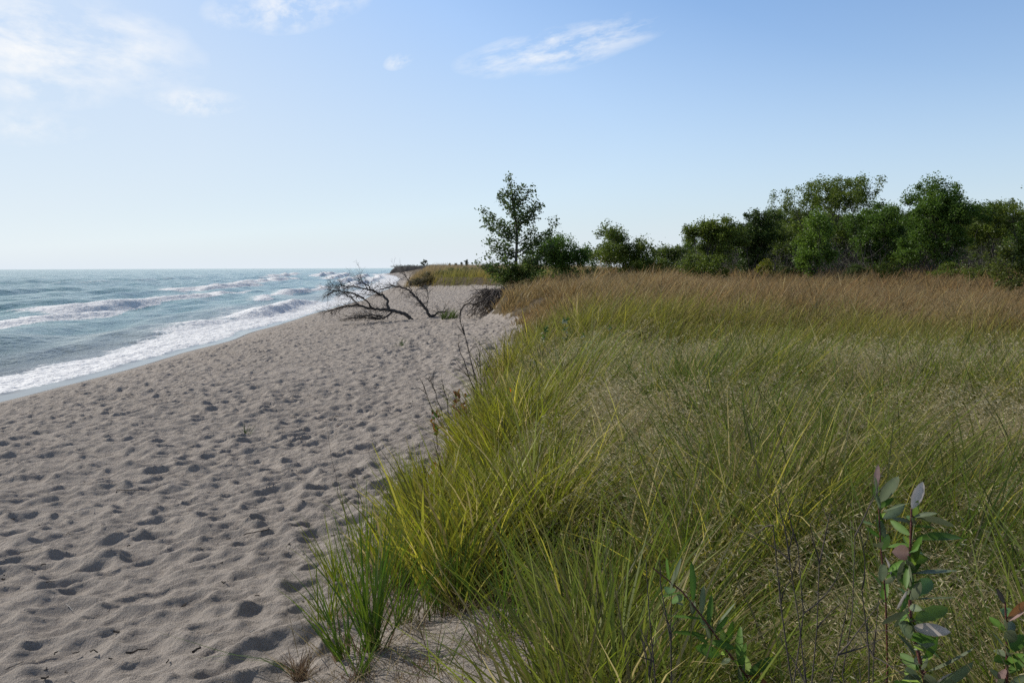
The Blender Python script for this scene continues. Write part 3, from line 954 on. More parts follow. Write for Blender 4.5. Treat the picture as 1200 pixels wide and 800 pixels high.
# ------------------------------------------------------------------ dead trees lying on the beach
def twigs(mb, start, dirv, length, rad, r, depth, curl=.25, n=6, kids=4, up=.05, spread=.8, shrink=.5, minz=None):
    pts = [np.array(start, float)]
    d = np.array(dirv, float); d /= np.linalg.norm(d)
    for k in range(n):
        d = d + r.normal(0, curl, 3) * .5 + np.array([0, 0, up]); d /= np.linalg.norm(d)
        p = pts[-1] + d * length / n
        if minz is not None and p[2] < minz: p[2] = minz; d[2] = abs(d[2])
        pts.append(p)
    pts = np.array(pts)
    mb.tube(pts, np.linspace(rad, rad * .35, n + 1), 5 if rad > .01 else 3)
    if depth > 0:
        for k in range(kids):
            i = r.integers(1, n + 1)
            t = pts[i] - pts[i - 1]; t /= np.linalg.norm(t)
            dd = t + r.normal(0, spread, 3)
            twigs(mb, pts[i], dd, length * shrink * r.uniform(.6, 1.2), rad * .5, r, depth - 1, curl, max(3, n - 1), kids, up, spread, shrink, minz)


def deadtree(name, label, d, limbs, seed, dens=1.0):
    r = np.random.default_rng(seed)
    b0 = P(limbs[0][0][0], limbs[0][0][1], d)
    t = empty(name, b0, label, 'dead tree')
    B = np.array(b0); mb = MB(); tw = MB()
    for (pp, r0, r1) in [(l, a, b) for (l, a, b) in limbs_iter(limbs)]:
        ctl = np.array([np.array(P(q[0], q[1], d + q[2])) - B for q in pp])
        # smooth through the control points
        tt = np.linspace(0, len(ctl) - 1, (len(ctl) - 1) * 5 + 1)
        pts = np.stack([np.interp(tt, range(len(ctl)), ctl[:, k]) for k in range(3)], 1)
        for _ in range(2): pts[1:-1] = (pts[:-2] + 2 * pts[1:-1] + pts[2:]) / 4
        pts[1:-1] += r.normal(0, .02, pts[1:-1].shape)
        mb.tube(pts, np.linspace(r0, r1, len(pts)), 8)
        for k in range(int(len(pts) * 1.5 * dens)):
            i = r.integers(max(1, len(pts) // 4), len(pts))
            dv = (pts[i] - pts[i - 1]); dv /= np.linalg.norm(dv)
            dd = dv * .8 + r.normal(0, .55, 3) + np.array([-.4, 0, -.04])
            twigs(tw, pts[i], dd, r.uniform(.28, .62), .010, r, 2, .3, 5, 3, .0, .6, .55, minz=float(zg(B[0], B[1])) - B[2] + .03)
    link('trunk', mb.mesh('trunk', M_DEAD, True), t)
    link('twigs', tw.mesh('twigs', M_TWIG), t)


def limbs_iter(L):
    for l in L: yield ([q for q in l if not isinstance(q, float)], [q for q in l if isinstance(q, float)][0], [q for q in l if isinstance(q, float)][1])


deadtree('fallen_tree', 'large bare fallen tree sprawled on the sand, its branches reaching over the surf', 35.5,
         [[(483, 375, .2), (474, 367, 0.), (463, 364, 0.), (448, 362, 0.), (435, 362, .2), (418, 357, .2), (402, 359, .1), (384, 365, 0.), .085, .022],
          [(455, 364, 0.), (453, 350, .1), (446, 345, .1), (437, 341, .2), (424, 337, .3), (408, 335, .4), (392, 334, .5), .06, .015],
          [(437, 362, .2), (428, 350, -.5), (415, 343, -.7), (402, 342, -.8), (388, 340, -.9), .04, .01],
          [(462, 364, 0.), (452, 372, -.3), (440, 374, -.4), (428, 373, -.5), .045, .015],
          [(448, 370, -.3), (434, 368, -.7), (420, 371, -.9), (405, 374, -1.), .03, .01],
          [(420, 357, .2), (412, 348, .8), (398, 340, 1.2), (389, 333, 1.5), .035, .01],
          [(437, 341, .2), (430, 334, .2), (422, 328, .3), .03, .008]], 5, 1.35)
deadtree('fallen_limb', 'smaller bare dead limb leaning up from the sand right of the big fallen tree', 36.5,
         [[(512, 372, .1), (503, 371, 0.), (499, 361, 0.), (490, 351, 0.), (482, 342, .1), (474, 337, .2), (462, 335, .3), (446, 339, .4), .075, .02],
          [(499, 361, 0.), (502, 350, .2), (500, 338, .3), .02, .008],
          [(505, 371, 0.), (516, 365, .2), (524, 366, .3), .05, .02],
          [(482, 342, .1), (480, 330, .0), (474, 322, -.2), .022, .006]], 9, 1.0)


# roots hanging out of the eroded bank
def roots():
    r = np.random.default_rng(12)
    d = 34.0
    top = P(590, 345, d)
    t = empty('exposed_root_mass', (top.x, top.y, top.z), 'dark tangled root mass hanging down the eroded sand bank under the cottonwood', 'roots')
    B = np.array(top); mb = MB()
    for k in range(260):
        px = r.uniform(568, 612); a = np.array(P(px, r.uniform(337, 348), d + r.uniform(-1.3, 1.6))) - B
        e = np.array(P(px - r.uniform(4, 34), r.uniform(352, 379), d + r.uniform(-2.4, .8))) - B
        gz = float(zg(e[0] + B[0], e[1] + B[1])) - B[2]
        e[2] = max(e[2], gz + .02)
        mid = (a + e) / 2 + np.array([r.normal(-.1, .28), r.normal(-.15, .25), r.normal(.08, .24)])
        pts = bez(a, mid, e, 8); pts[1:-1] += r.normal(0, .045, pts[1:-1].shape)
        R0 = .006 + .040 * r.random() ** 3.5
        mb.tube(pts, np.linspace(R0, R0 * .4, 8), 5)
    for k in range(160):
        a = np.array(P(r.uniform(560, 625), r.uniform(338, 352), d + r.uniform(-1, 1))) - B
        e = a + r.normal(0, 1, 3) * np.array([.5, .4, .16])
        mb.tube(bez(a, (a + e) / 2 + r.normal(0, .1, 3), e, 5), np.linspace(.016, .005, 5), 4)
    link('roots', mb.mesh('roots', M_ROOT, True), t)
    # black arch of the thickest root
    m2 = MB()
    pts = np.array([np.array(P(px, py, 32.2)) - B for px, py in [(539, 371), (540, 364), (544, 357), (550, 355), (555, 357), (566, 352)]])
    m2.tube(pts, [.03, .035, .04, .04, .035, .03], 6)
    o = link('thick_root', m2.mesh('thick_root', M_TWIG, True), t); o['label'] = 'thick black root arching down to the sand'


roots()


# ------------------------------------------------------------------ tufts standing apart on the sand
def tuft(name, base, label, n, L, W, col, col2, seed, spread=.04, lean=(0, 0), splay=.35, cat='grass tuft', group='grass tufts at the edge of the sand', curve=.2, K=6, deadn=0):
    r = np.random.default_rng(seed)
    t = empty(name, base, label, cat, group)
    ang = r.random(n) * 6.283; rad = spread * np.sqrt(r.random(n))
    Bs = np.stack([rad * np.cos(ang), rad * np.sin(ang), np.full(n, -.02)], 1)
    vx = lean[0] + splay * r.standard_normal(n); vy = lean[1] + splay * r.standard_normal(n)
    c = cmix(np.array(col), np.array(col2), r.random(n)) * (.8 + .4 * r.random(n)[:, None])
    V, Q, C = blades(Bs, L * (.5 + .6 * r.random(n)), W * (.7 + .6 * r.random(n)), np.arctan2(vx, vy), np.clip(np.hypot(vx, vy), 0, .95), curve * r.random(n) * 1.6, r.uniform(-.8, .8, n), c * .8, c * 1.1, K)
    link('blades', mesh_np('blades', V, Q, M_GRASS, C), t)
    if deadn:
        ang = r.random(deadn) * 6.283; rad = spread * 1.6 * np.sqrt(r.random(deadn))
        Bs = np.stack([rad * np.cos(ang), rad * np.sin(ang), np.full(deadn, -.02)], 1)
        vx = .5 * r.standard_normal(deadn); vy = .5 * r.standard_normal(deadn)
        c = cmix(np.array([.10, .06, .04]), np.array([.26, .19, .12]), r.random(deadn))
        V, Q, C = blades(Bs, L * .28 * (.4 + .9 * r.random(deadn)), W * np.ones(deadn) * .7, np.arctan2(vx, vy), np.clip(np.hypot(vx, vy), 0, .95), .3 * r.random(deadn), r.uniform(-.8, .8, deadn), c, c, 3)
        link('dead_leaves', mesh_np('dead_leaves', V, Q, M_DRY, C), t)
    return t


YG, YG2, GG, GG2 = (.12, .17, .018), (.24, .26, .03), (.06, .12, .018), (.12, .18, .025)
tuft('grass_tuft', G(437, 768), 'tallest bright green grass tuft standing on bare sand by the near dune edge', 58, .74, .0075, GG, YG, 1, .035, (.0, .1), .16, deadn=40)
tuft('grass_tuft', G(403, 772), 'short broad leaved tuft left of the tallest tuft', 22, .46, .0085, GG, YG, 2, .03, (-.32, .1), .22, deadn=20)
tuft('grass_tuft', G(352, 792), 'withered brown tuft with two green blades arching over the sand', 5, .46, .006, GG, YG, 3, .02, (-.8, .1), .2, curve=.5, deadn=110)
tuft('grass_tuft', G(566, 765), 'sparse splayed green tuft on shaded sand right of the tallest tuft', 14, .5, .006, GG, GG2, 4, .012, (.25, .15), .45, deadn=8)
tuft('grass_tuft', G(640, 792), 'upright green tuft in front of the dense grass at the bottom', 30, .62, .006, GG, GG2, 5, .05, (.15, .1), .2, deadn=30)
tuft('grass_tuft', G(432, 665), 'bright yellow green tuft spreading over the sand edge', 60, .55, .0065, YG, YG2, 6, .10, (.0, .1), .22, deadn=30)
tuft('grass_tuft', G(478, 610), 'yellow green tuft behind the spreading edge tuft', 60, .6, .0065, YG, YG2, 8, .10, (.0, .1), .2, deadn=30)
tuft('grass_tuft', G(395, 690), 'thin small tuft farthest out on the sand', 26, .46, .006, YG, YG2, 9, .03, (-.1, .1), .3, deadn=10)
tuft('grass_tuft', G(512, 720), 'green tuft shading the bare sand patch', 34, .55, .006, GG, YG, 10, .08, (.05, .1), .22, deadn=50)
tuft('grass_tuft', G(470, 735), 'dark green tuft rooted in the middle of the bare sand patch', 30, .5, .006, GG, GG2, 21, .06, (.1, .1), .24, deadn=50)
tuft('grass_tuft', G(455, 700), 'yellow green tuft just behind the tallest bright tuft', 40, .58, .006, GG, YG2, 22, .08, (.05, .1), .2, deadn=40)
tuft('grass_tuft', G(600, 740), 'loose green tuft with dead straw at the right rim of the bare sand patch', 34, .6, .006, GG, GG2, 23, .08, (.15, .1), .25, deadn=60)
tuft('grass_tuft', G(548, 712), 'mixed green and straw tuft at the back rim of the bare sand patch', 34, .52, .006, GG, YG, 24, .08, (.1, .1), .25, deadn=60)
tuft('grass_tuft', G(415, 720), 'narrow yellow green tuft between the tallest tuft and the open beach', 24, .5, .006, YG, YG2, 25, .04, (-.08, .1), .2, deadn=30)
tuft('grass_tuft', G(385, 735), 'loose yellow green tuft between the thin outermost tuft and the broad leaved one', 24, .42, .006, YG, YG2, 26, .06, (-.12, .1), .28, deadn=50)
tuft('grass_tuft', G(420, 790), 'dark green low tuft in front of the tallest tuft at the bottom', 22, .30, .006, GG, GG2, 27, .05, (0, .1), .35, deadn=70)
tuft('grass_tuft', G(500, 790), 'dry straw tuft lying on the shaded sand at the bottom', 10, .28, .005, GG, YG, 28, .08, (.1, .1), .5, deadn=120)
tuft('grass_sprout', G(288, 509), 'little dark green sprout alone in the middle of the beach', 14, .20, .009, (.04, .07, .02), (.09, .12, .04), 11, .05, (0, 0), .6, 'sprout', 'sprouts on the beach', .3, 3)
tuft('grass_sprout', G(469, 406), 'green sprout on the sand in front of the dead limb', 18, .34, .014, (.04, .08, .02), (.10, .13, .04), 12, .10, (0, 0), .5, 'sprout', 'sprouts on the beach', .3, 3)
tuft('grass_clump', G(526, 374), 'small green clump beside the base of the smaller dead limb', 70, .55, .03, (.05, .09, .02), (.11, .14, .04), 13, .30, (.1, 0), .4, 'grass clump', None, .3, 3)


# ------------------------------------------------------------------ bare twiggy stems
def twigshrub(name, base_px, tips, d, label, seed, rad=.006, kids=3, depth=1, tl=.22, mat=None, group='bare dark stems in the grass', below=.0):
    r = np.random.default_rng(seed)
    if isinstance(base_px, tuple): b = P(base_px[0], base_px[1], d)
    gz = float(zg(b.x, b.y))
    t = empty(name, (b.x, b.y, gz), label, 'dead shrub', group)
    B = np.array([b.x, b.y, gz]); mb = MB()
    for (px, py, dy) in tips:
        e = np.array(P(px, py, d + dy)) - B
        st = np.array([r.uniform(-.02, .02), r.uniform(-.02, .02), -.03])
        mid = (st + e) / 2 + r.normal(0, .04, 3)
        pts = bez(st, mid, e, 9); pts[1:-1] += r.normal(0, .0085, pts[1:-1].shape)
        mb.tube(pts, np.linspace(rad, rad * .3, 9) * r.uniform(.6, 1), 5)
        for k in range(kids * 2):
            i = r.integers(3, 9)
            dv = pts[i] - pts[i - 1]; dv /= np.linalg.norm(dv)
            twigs(mb, pts[i], dv + r.normal(0, .5, 3), tl * r.uniform(.4, 1.1), rad * .45, r, depth, .25, 4, 2, .05, .5, .5)
    link('stems', mb.mesh('stems', mat or M_TWIG), t)
    return t


twigshrub('bare_shrub', (566, 470), [(540, 378, .0), (545, 392, .4), (537, 405, -.2), (562, 400, .3), (572, 430, .0)], 11.2, 'tall dark leafless shrub at the edge of the sand, below the root bank', 1, .012, 3, 1, .3)
twigshrub('bare_shrub', (530, 500), [(505, 446, 0), (518, 450, .3), (500, 462, -.2)], 9.3, 'low dark leafless shrub leaning over the sand left of the tall one', 2, .010, 3, 1, .2)
twigshrub('bare_shrub', (640, 475), [(632, 402, 0), (645, 415, .4), (622, 425, -.3), (655, 430, .2)], 10.5, 'dark leafless shrub among silvery leaves inside the middle grass', 3, .011, 3, 1, .25)
twigshrub('bare_shrub', (945, 830), [(906, 615, .1), (925, 655, .0), (960, 660, .2), (995, 700, -.1), (935, 640, .1)], 1.6, 'black branching twig nearest the bottom, between the two red stemmed plants', 4, .0046, 5, 1, .14)
twigshrub('bare_shrub', (815, 830), [(757, 655, .0), (775, 690, .2), (752, 745, .1)], 1.8, 'black twig bending left of the leaning leafy plant', 5, .0046, 4, 1, .12)
twigshrub('bare_shrub', (1062, 830), [(1002, 628, .1), (1030, 700, .2), (1010, 690, .0)], 1.5, 'black twig crossing just left of the tall leafy plant', 6, .0042, 4, 1, .12)
twigshrub('bare_shrub', (1165, 440), [(1148, 398, 0), (1160, 395, .3), (1175, 402, .2)], 10.3, 'short dark twigs in the grass at far right', 7, .010, 2, 1, .2)
twigshrub('tall_weed', (421, 640), [(382, 492, .1)], 5.6, 'single thin tall weed stem standing over the sand', 8, .0035, 1, 0, .08, group=None)
twigshrub('tall_weed', (430, 600), [(405, 545, .1), (418, 560, 0)], 6.4, 'short forked weed stem behind the tall weed stem', 9, .003, 1, 0, .08, group=None)


# ------------------------------------------------------------------ broad leaved plants in the foreground
def leaf_mesh(mb, base, d, up, L, W, col, r, fold=.25, curl=.2, serr=.06):
    d = d / np.linalg.norm(d); s = np.cross(d, up); s /= (np.linalg.norm(s) + 1e-9); nrm = np.cross(s, d)
    K = 9
    t = np.linspace(0, 1, K)
    w = W * .5 * np.sin(math.pi * np.clip(t * .93 + .04, 0, 1)) ** .75
    w = w * (1 + serr * (np.arange(K) % 2)); w[-1] = W * .01; w[0] = W * .04
    cen = base + d * (t * L)[:, None] + nrm * (-curl * L * t ** 2 + .0)[:, None]
    wav = (r.random(K) - .5) * .06 * W
    l = cen - s * w[:, None] + nrm * (fold * w + wav)[:, None]
    rr = cen + s * w[:, None] + nrm * (fold * w - wav)[:, None]
    V = np.stack([l, cen, rr], 1).reshape(-1, 3)
    Q = []
    for k in range(K - 1):
        a = k * 3
        Q += [[a, a + 1, a + 4, a + 3], [a + 1, a + 2, a + 5, a + 4]]
    C = np.tile(np.asarray(col, float), (len(V), 1)); C[1::3] *= 1.35; C *= 1 + .15 * (r.random((len(V), 1)) - .5)
    mb.add(V, Q, C)


def leafy(name, label, path, d, leaves, seed, rad=.0045, cat='leafy plant', stem=None, mat=None, group=None, cols=None):
    """path: pixels of the stem from ground up; leaves: (px, py, tip_px, tip_py, dy, width/length, colour key, face)"""
    r = np.random.default_rng(seed)
    b = P(path[0][0], path[0][1], d); gz = float(zg(b.x, b.y))
    t = empty(name, (b.x, b.y, gz), label, cat, group)
    B = np.array([b.x, b.y, gz])
    pts = np.array([[0, 0, -.03]] + [list(np.array(P(p[0], p[1], d + (p[2] if len(p) > 2 else 0))) - B) for p in path])
    if pts[1][2] < 0: pts = pts[1:]
    mb = MB(); mb.tube(pts, np.linspace(rad, rad * .45, len(pts)), 7)
    lm = MB(); pm = MB()
    cd = {'g': (.075, .145, .022), 'y': (.16, .24, .03), 'p': (.40, .35, .31), 'k': (.26, .17, .15), 's': (.12, .15, .08), 'r': (.45, .12, .02), 'b': (.22, .10, .04), 'd': (.04, .035, .03)}
    for (x0, y0, x1, y1, dy, asp, key, fc) in leaves:
        a = np.array(P(x0, y0, d)) - B; e = np.array(P(x1, y1, d + dy)) - B
        L = np.linalg.norm(e - a)
        up = np.array([r.normal(0, .25), -fc, 1 - abs(fc)]) + r.normal(0, .12, 3)
        mb.tube(np.array([a, a + (e - a) * .08]), [.0012, .001], 4)
        leaf_mesh(pm if key in 'pk' else lm, a + (e - a) * .06, e - a, up + np.array([r.normal(0, .35), 0, r.normal(0, .25)]), min(L * 1.0, .12), min(L * asp * .78, .031), np.array(cd[key]) * r.uniform(.8, 1.2), r, fold=r.uniform(.12, .4), curl=r.uniform(-.06, .15))
    for (x0, y0, x1, y1, dy, asp, key, fc) in leaves:
      for rep_ in range(2):
        if r.random() < .15: continue
        a = np.array(P(x0 + r.normal(0, 1), y0 + r.uniform(6, 16), d)) - B
        e = np.array(P(x0 + (x1 - x0) * r.uniform(-.9, .7), y0 + 8 + (y1 - y0) * r.uniform(.2, .9) + r.normal(0, 6), d + r.uniform(-.08, .12))) - B
        L = min(.09, max(.05, np.linalg.norm(e - a)))
        leaf_mesh(lm, a, e - a, np.array([r.normal(0, .4), -.4, .6]), L, L * r.uniform(.2, .36), np.array(cd[r.choice(['g', 'g', 'y', 's'])]) * r.uniform(.8, 1.2), r, fold=r.uniform(.12, .4), curl=r.uniform(-.06, .2))
    link('stem', mb.mesh('stem', stem or M_STEM, True), t)
    if lm.n: link('leaves', lm.mesh('leaves', mat or M_WILLOW, True), t)
    if pm.n: o = link('pale_leaves', pm.mesh('pale_leaves', M_DRY, True), t); o['label'] = 'pinkish pale turned leaves'
    return t


WG = 'red stemmed leafy plants in the near grass'
leafy('leafy_plant', 'tall red stemmed leafy plant with a pale curled leaf at its tip',
      [(1092, 860), (1084, 800), (1075, 760, .02), (1067, 720, .02), (1066, 680, .02), (1067, 640, .0), (1068, 610, 0), (1068, 596, 0)], 1.75,
      [(1068, 598, 1081, 566, .02, .42, 'p', .8), (1068, 604, 1114, 610, .05, .26, 'g', -.2), (1069, 606, 1096, 600, -.03, .3, 's', .3), (1069, 632, 1133, 624, .03, .24, 'g', .45),
       (1068, 628, 1044, 610, .05, .35, 'g', .3), (1066, 648, 1048, 646, -.03, .75, 'k', .7), (1068, 672, 1128, 668, .05, .18, 's', .1), (1068, 660, 1080, 630, -.05, .3, 'g', .6),
       (1067, 676, 1078, 640, .06, .34, 'g', .7), (1066, 700, 1098, 674, .10, .42, 'g', .6), (1066, 702, 1118, 702, .0, .15, 's', .0), (1066, 690, 1046, 665, .03, .3, 'g', .5),
       (1066, 710, 1050, 735, .0, .3, 's', .5), (1067, 734, 1112, 740, -.05, .42, 'p', .75), (1068, 728, 1128, 706, .10, .38, 'y', .6), (1067, 735, 1090, 705, .12, .5, 'y', .8),
       (1070, 745, 1054, 730, -.05, .6, 's', .6), (1064, 690, 1052, 712, -.02, .22, 'p', .5), (1060, 655, 1053, 682, .02, .3, 's', .3), (1074, 770, 1054, 740, .04, .32, 's', .5), (1078, 786, 1056, 766, .05, .5, 'g', .7),
       (1082, 788, 1145, 758, -.05, .2, 's', .6), (1080, 772, 1098, 745, .05, .5, 'g', .8), (1086, 810, 1140, 784, -.06, .35, 's', .6), (1088, 820, 1120, 790, .02, .5, 'p', .7), (1086, 806, 1060, 785, .05, .5, 'y', .6),
       (1067, 655, 1040, 668, .04, .3, 'g', .4), (1068, 715, 1035, 728, .06, .26, 'g', .4), (1068, 645, 1092, 652, .04, .34, 'g', .3), (1070, 750, 1105, 770, .06, .34, 'g', .5)], 51, .0048, group=WG)
leafy('leafy_plant', 'dark leafy plant half cut off by the right edge near the bottom corner',
      [(1182, 860), (1180, 800), (1180, 760), (1179, 725), (1178, 705)], 1.8,
      [(1178, 708, 1168, 690, .0, .4, 'd', .6), (1179, 725, 1202, 705, .03, .4, 'b', .6), (1180, 728, 1200, 716, -.03, .3, 'k', .6), (1179, 760, 1164, 742, 0, .35, 's', .5), (1180, 765, 1200, 745, .03, .5, 'g', .6),
       (1180, 782, 1168, 800, .0, .5, 'k', .6), (1180, 770, 1165, 760, .04, .5, 's', .4), (1180, 790, 1204, 770, .0, .45, 'g', .5), (1181, 805, 1204, 790, .0, .4, 's', .5), (1179, 740, 1160, 722, .05, .4, 'g', .5)], 52, .004, group=WG)
leafy('leafy_plant', 'leaning dark stemmed plant with upright narrow leaves, bottom centre right',
      [(905, 850), (875, 792), (850, 760), (825, 725), (800, 693), (765, 665)], 2.2,
      [(868, 785, 865, 735, .05, .26, 'g', .6), (868, 786, 872, 755, .0, .3, 'g', .7), (850, 760, 858, 728, .0, .32, 'g', .6), (830, 735, 834, 698, .03, .25, 'g', .7), (822, 722, 824, 688, .0, .25, 's', .7),
       (812, 708, 812, 660, .03, .22, 'g', .6), (838, 735, 862, 708, -.02, .2, 's', .4), (800, 693, 775, 700, .0, .2, 'g', .3), (825, 725, 785, 720, .03, .16, 'g', .1), (830, 745, 790, 740, .0, .2, 'g', .4),
       (846, 768, 815, 758, -.03, .45, 'g', .6), (788, 684, 798, 655, .03, .2, 's', .5), (785, 682, 780, 655, .0, .3, 'g', .6), (876, 792, 905, 770, .0, .4, 'g', .5), (880, 792, 872, 768, .05, .5, 'y', .6), (875, 790, 898, 800, .0, .4, 'b', .5)], 53, .004, group=WG)
leafy('leafy_plant', 'slender pale leaved plant just behind the tall red stemmed plant',
      [(1040, 780), (1038, 700), (1032, 640), (1030, 600), (1027, 570)], 2.1,
      [(1027, 575, 1028, 546, 0, .3, 'k', .7), (1030, 596, 1034, 630, .02, .25, 'g', .5), (1030, 590, 1052, 560, .03, .45, 's', .5), (1032, 600, 1064, 590, .0, .22, 's', .3), (1033, 608, 1058, 592, .04, .4, 's', .4),
       (1036, 650, 1048, 680, .0, .25, 'p', .5), (1036, 670, 1056, 660, .0, .4, 'g', .6), (1036, 690, 1022, 670, .0, .3, 'g', .5), (1032, 630, 1016, 618, .0, .28, 'g', .5)], 54, .003, group=WG)

# small plants at the edge of the dune
AG = 'small autumn coloured plants at the dune edge'


def sprig(base, d, label, keys, seed, n=9, h=.30, ll=.06, name='autumn_sprig', cat='small plant', group=AG, asp=.35):
    r = np.random.default_rng(seed)
    b = P(base[0], base[1], d); gz = float(zg(b.x, b.y)); hb = max(.15, b.z - gz)
    path = [(base[0], base[1] + 1)]
    t = empty(name, (b.x, b.y, gz), label, cat, group)
    mb = MB(); lm = MB()
    cd = {'r': (.60, .17, .02), 'b': (.20, .09, .035), 'g': (.06, .11, .025), 's': (.22, .24, .16)}
    for s in range(3):
        tip = np.array([r.normal(0, .05), r.normal(0, .05), hb + h * r.uniform(.6, 1)])
        pts = bez(np.array([r.normal(0, .02), 0, -.03]), tip * .5 + r.normal(0, .02, 3), tip, 7)
        mb.tube(pts, np.linspace(.003, .0012, 7), 4)
        for k in range(n):
            q = pts[r.integers(3, 7)] + r.normal(0, .008, 3)
            dv = r.normal(0, .6, 3) + np.array([0, 0, .6])
            leaf_mesh(lm, q, dv, np.array([r.normal(0, .4), -.6, .5]), ll * r.uniform(.6, 1.2), ll * asp, np.array(cd[keys[r.integers(0, len(keys))]]) * r.uniform(.7, 1.2), r)
    link('stem', mb.mesh('stem', M_TWIG), t); link('leaves', lm.mesh('leaves', M_DRY if 's' not in keys else M_LEAF, True), t)


sprig((567, 556), 7.4, 'orange leaved sprig in the green grass, left of its twin', 'rrb', 1, 4, .12)
sprig((592, 553), 7.5, 'orange leaved sprig in the green grass, right of its twin', 'rr', 2, 3, .12)
sprig((497, 575), 6.9, 'rust coloured sprig in the yellow green tufts near the sand', 'rb', 3, 3, .10)
sprig((597, 482), 9.8, 'single red leaved sprig below the dark leafless shrub', 'r', 4, 2, .12, .07)
sprig((512, 512), 8.6, 'brown leaved upright plant on the sand side of the dune edge', 'bbg', 5, 9, .30, .07)
sprig((540, 495), 9.0, 'taller brown and green leaved plant beside the low leafless shrub', 'bbg', 6, 10, .34, .08)
for k, (px, py, d, lab) in enumerate([(600, 395, 13.5, 'silvery leaved plant at the left end of the grass dip'),
                                      (625, 385, 14, 'silvery leaved plant above the dark leafless shrub'),
                                      (648, 402, 13, 'silvery leaved plant right of the dark leafless shrub'),
                                      (678, 392, 14, 'silvery leaved plant farthest right in the grass dip'),
                                      (590, 440, 11, 'silvery leaved plant among grass right of the tall leafless shrub')]):
    sprig((px + 38, py), d, lab, 'ggs', 20 + k, 12, .12, .085, 'silver_leaf_plant', 'leafy plant', 'silvery leaved plants in the grass dip', .3)


# ------------------------------------------------------------------ debris on the sand
def stick(px, py, L, rad, ang, label, mat, seed, name='twig', cat='twig', kink=.15, n=6):
    r = np.random.default_rng(seed)
    g = G(px, py)
    L *= .7; rad *= .42
    d = np.array([math.cos(ang), math.sin(ang), 0])
    t = np.linspace(-.5, .5, n)[:, None]
    pts = d * t * L + r.normal(0, kink * .1 * L, (n, 3)) * [1, 1, .35]
    pts[:, 2] += [.035 + zz for zz in (zg(pts[:, 0] + g.x, pts[:, 1] + g.y) - g.z)]
    mb = MB(); mb.tube(pts, np.linspace(rad, rad * .5, n), 5)
    o = link(name, mb.mesh(name, mat, True), None, g)
    tag(o, label, cat, 'bits of driftwood on the beach')


stick(103, 600, .34, .009, R(50), 'straight white bleached stick on the sand, left part of the beach', M_DRIFT, 1)
stick(152, 579, .34, .012, R(10), 'dark gnarled piece of bark lying among footprints mid beach', M_TWIG, 2, 'bark_piece', 'driftwood', .9)
stick(300, 628, .28, .011, R(15), 'black twig by a deep footprint near the dune edge', M_TWIG, 3, kink=.6)
stick(160, 770, .12, .016, R(20), 'short black wood chip on a sand ridge low in the view', M_TWIG, 4, 'wood_chip', 'driftwood', .8)
stick(232, 767, .09, .018, R(80), 'chunky dark wood chip right of the short black one', M_TWIG, 5, 'wood_chip', 'driftwood', .9)
stick(225, 710, .20, .004, R(60), 'thin brown twig standing off a footprint rim', M_TWIG, 6)
stick(82, 718, .22, .0035, R(-50), 'thin pale straw lying across a footprint at lower left', M_DRIFT, 7)
stick(270, 745, .18, .004, R(45), 'fine pale twig near the bottom between tuft and chips', M_DRIFT, 8)
stick(18, 787, .13, .006, R(55), 'small black twig in the bottom left corner', M_TWIG, 9)
stick(60, 687, .08, .009, R(5), 'small black chip above the crossing straw', M_TWIG, 10, 'wood_chip', 'driftwood', .6)
stick(296, 747, .06, .008, R(70), 'tiny white chip inside a round hole in the sand', M_DRIFT, 11, 'wood_chip', 'driftwood', .4)
stick(36, 650, .20, .007, R(35), 'dark curved twig near the left edge of the beach', M_TWIG, 12)
stick(207, 540, .10, .010, R(0), 'pale chip beyond the gnarled bark', M_DRIFT, 13, 'wood_chip', 'driftwood', .4)
stick(400, 502, .16, .016, R(0), 'reddish dry leaf scrap beside the tall weed stem', M_STEM, 14, 'bark_piece', 'driftwood', .5)


def specks():
    r = np.random.default_rng(4); mb = MB()
    n = 0
    while n < 170:
        y = 3.2 + 26 * r.random() ** 1.5; x = r.uniform(-.62 * y, min(-.9, 5))
        if x < xs(np.array(y)) + 1.2 or x > xe(np.array(y)): continue
        z = float(zg(x, y)) + .015
        L = r.uniform(.01, .04); a = r.random() * 6.28
        d = np.array([math.cos(a), math.sin(a), r.normal(0, .2)])
        c = np.array([x, y, z])
        mb.tube(np.array([c - d * L / 2, c + r.normal(0, .006, 3), c + d * L / 2]), [r.uniform(.002, .006)] * 3, 4)
        n += 1
    tag(link('beach_debris', mb.mesh('beach_debris', M_TWIG)), 'tiny dark crumbs of wood and bark scattered over the trodden sand', 'debris', kind='stuff')


specks()

# ------------------------------------------------------------------ sky and sun
AZ, EL = R(-60), R(34)
w = bpy.data.worlds.new('World'); scene.world = w; w.use_nodes = True
nt = w.node_tree
for n in list(nt.nodes): nt.nodes.remove(n)
g = NT(nt)
sky = g.n('ShaderNodeTexSky', sky_type='NISHITA')
sky.sun_disc = False; sky.sun_elevation = EL; sky.sun_rotation = AZ % (2 * math.pi)
sky.altitude = 0; sky.air_density = 1.0; sky.dust_density = 1.0; sky.ozone_density = 1.8
gen = g.n('ShaderNodeTexCoord').outputs['Generated']
col = g.mix(1.0, sky.outputs[0], (.86, 1.12, 1.38), 'MULTIPLY')
_s = g.n('ShaderNodeSeparateColor', inp={0: col})
cap_ = g.math('MINIMUM', 1.0, g.math('DIVIDE', 7.9, _s.outputs[2]))
col = g.mix(1.0, col, g.n('ShaderNodeCombineColor', inp={0: cap_, 1: cap_, 2: cap_}).outputs[0], 'MULTIPLY')
col = g.mix(g.math('MULTIPLY', g.ramp(_s.outputs[2], 6.5, 11.0), .55), col, (6.2, 6.9, 7.8))
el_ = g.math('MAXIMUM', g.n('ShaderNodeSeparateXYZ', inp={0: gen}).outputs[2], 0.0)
up_ = g.math('MULTIPLY', g.ramp(el_, .36, .65), .85)
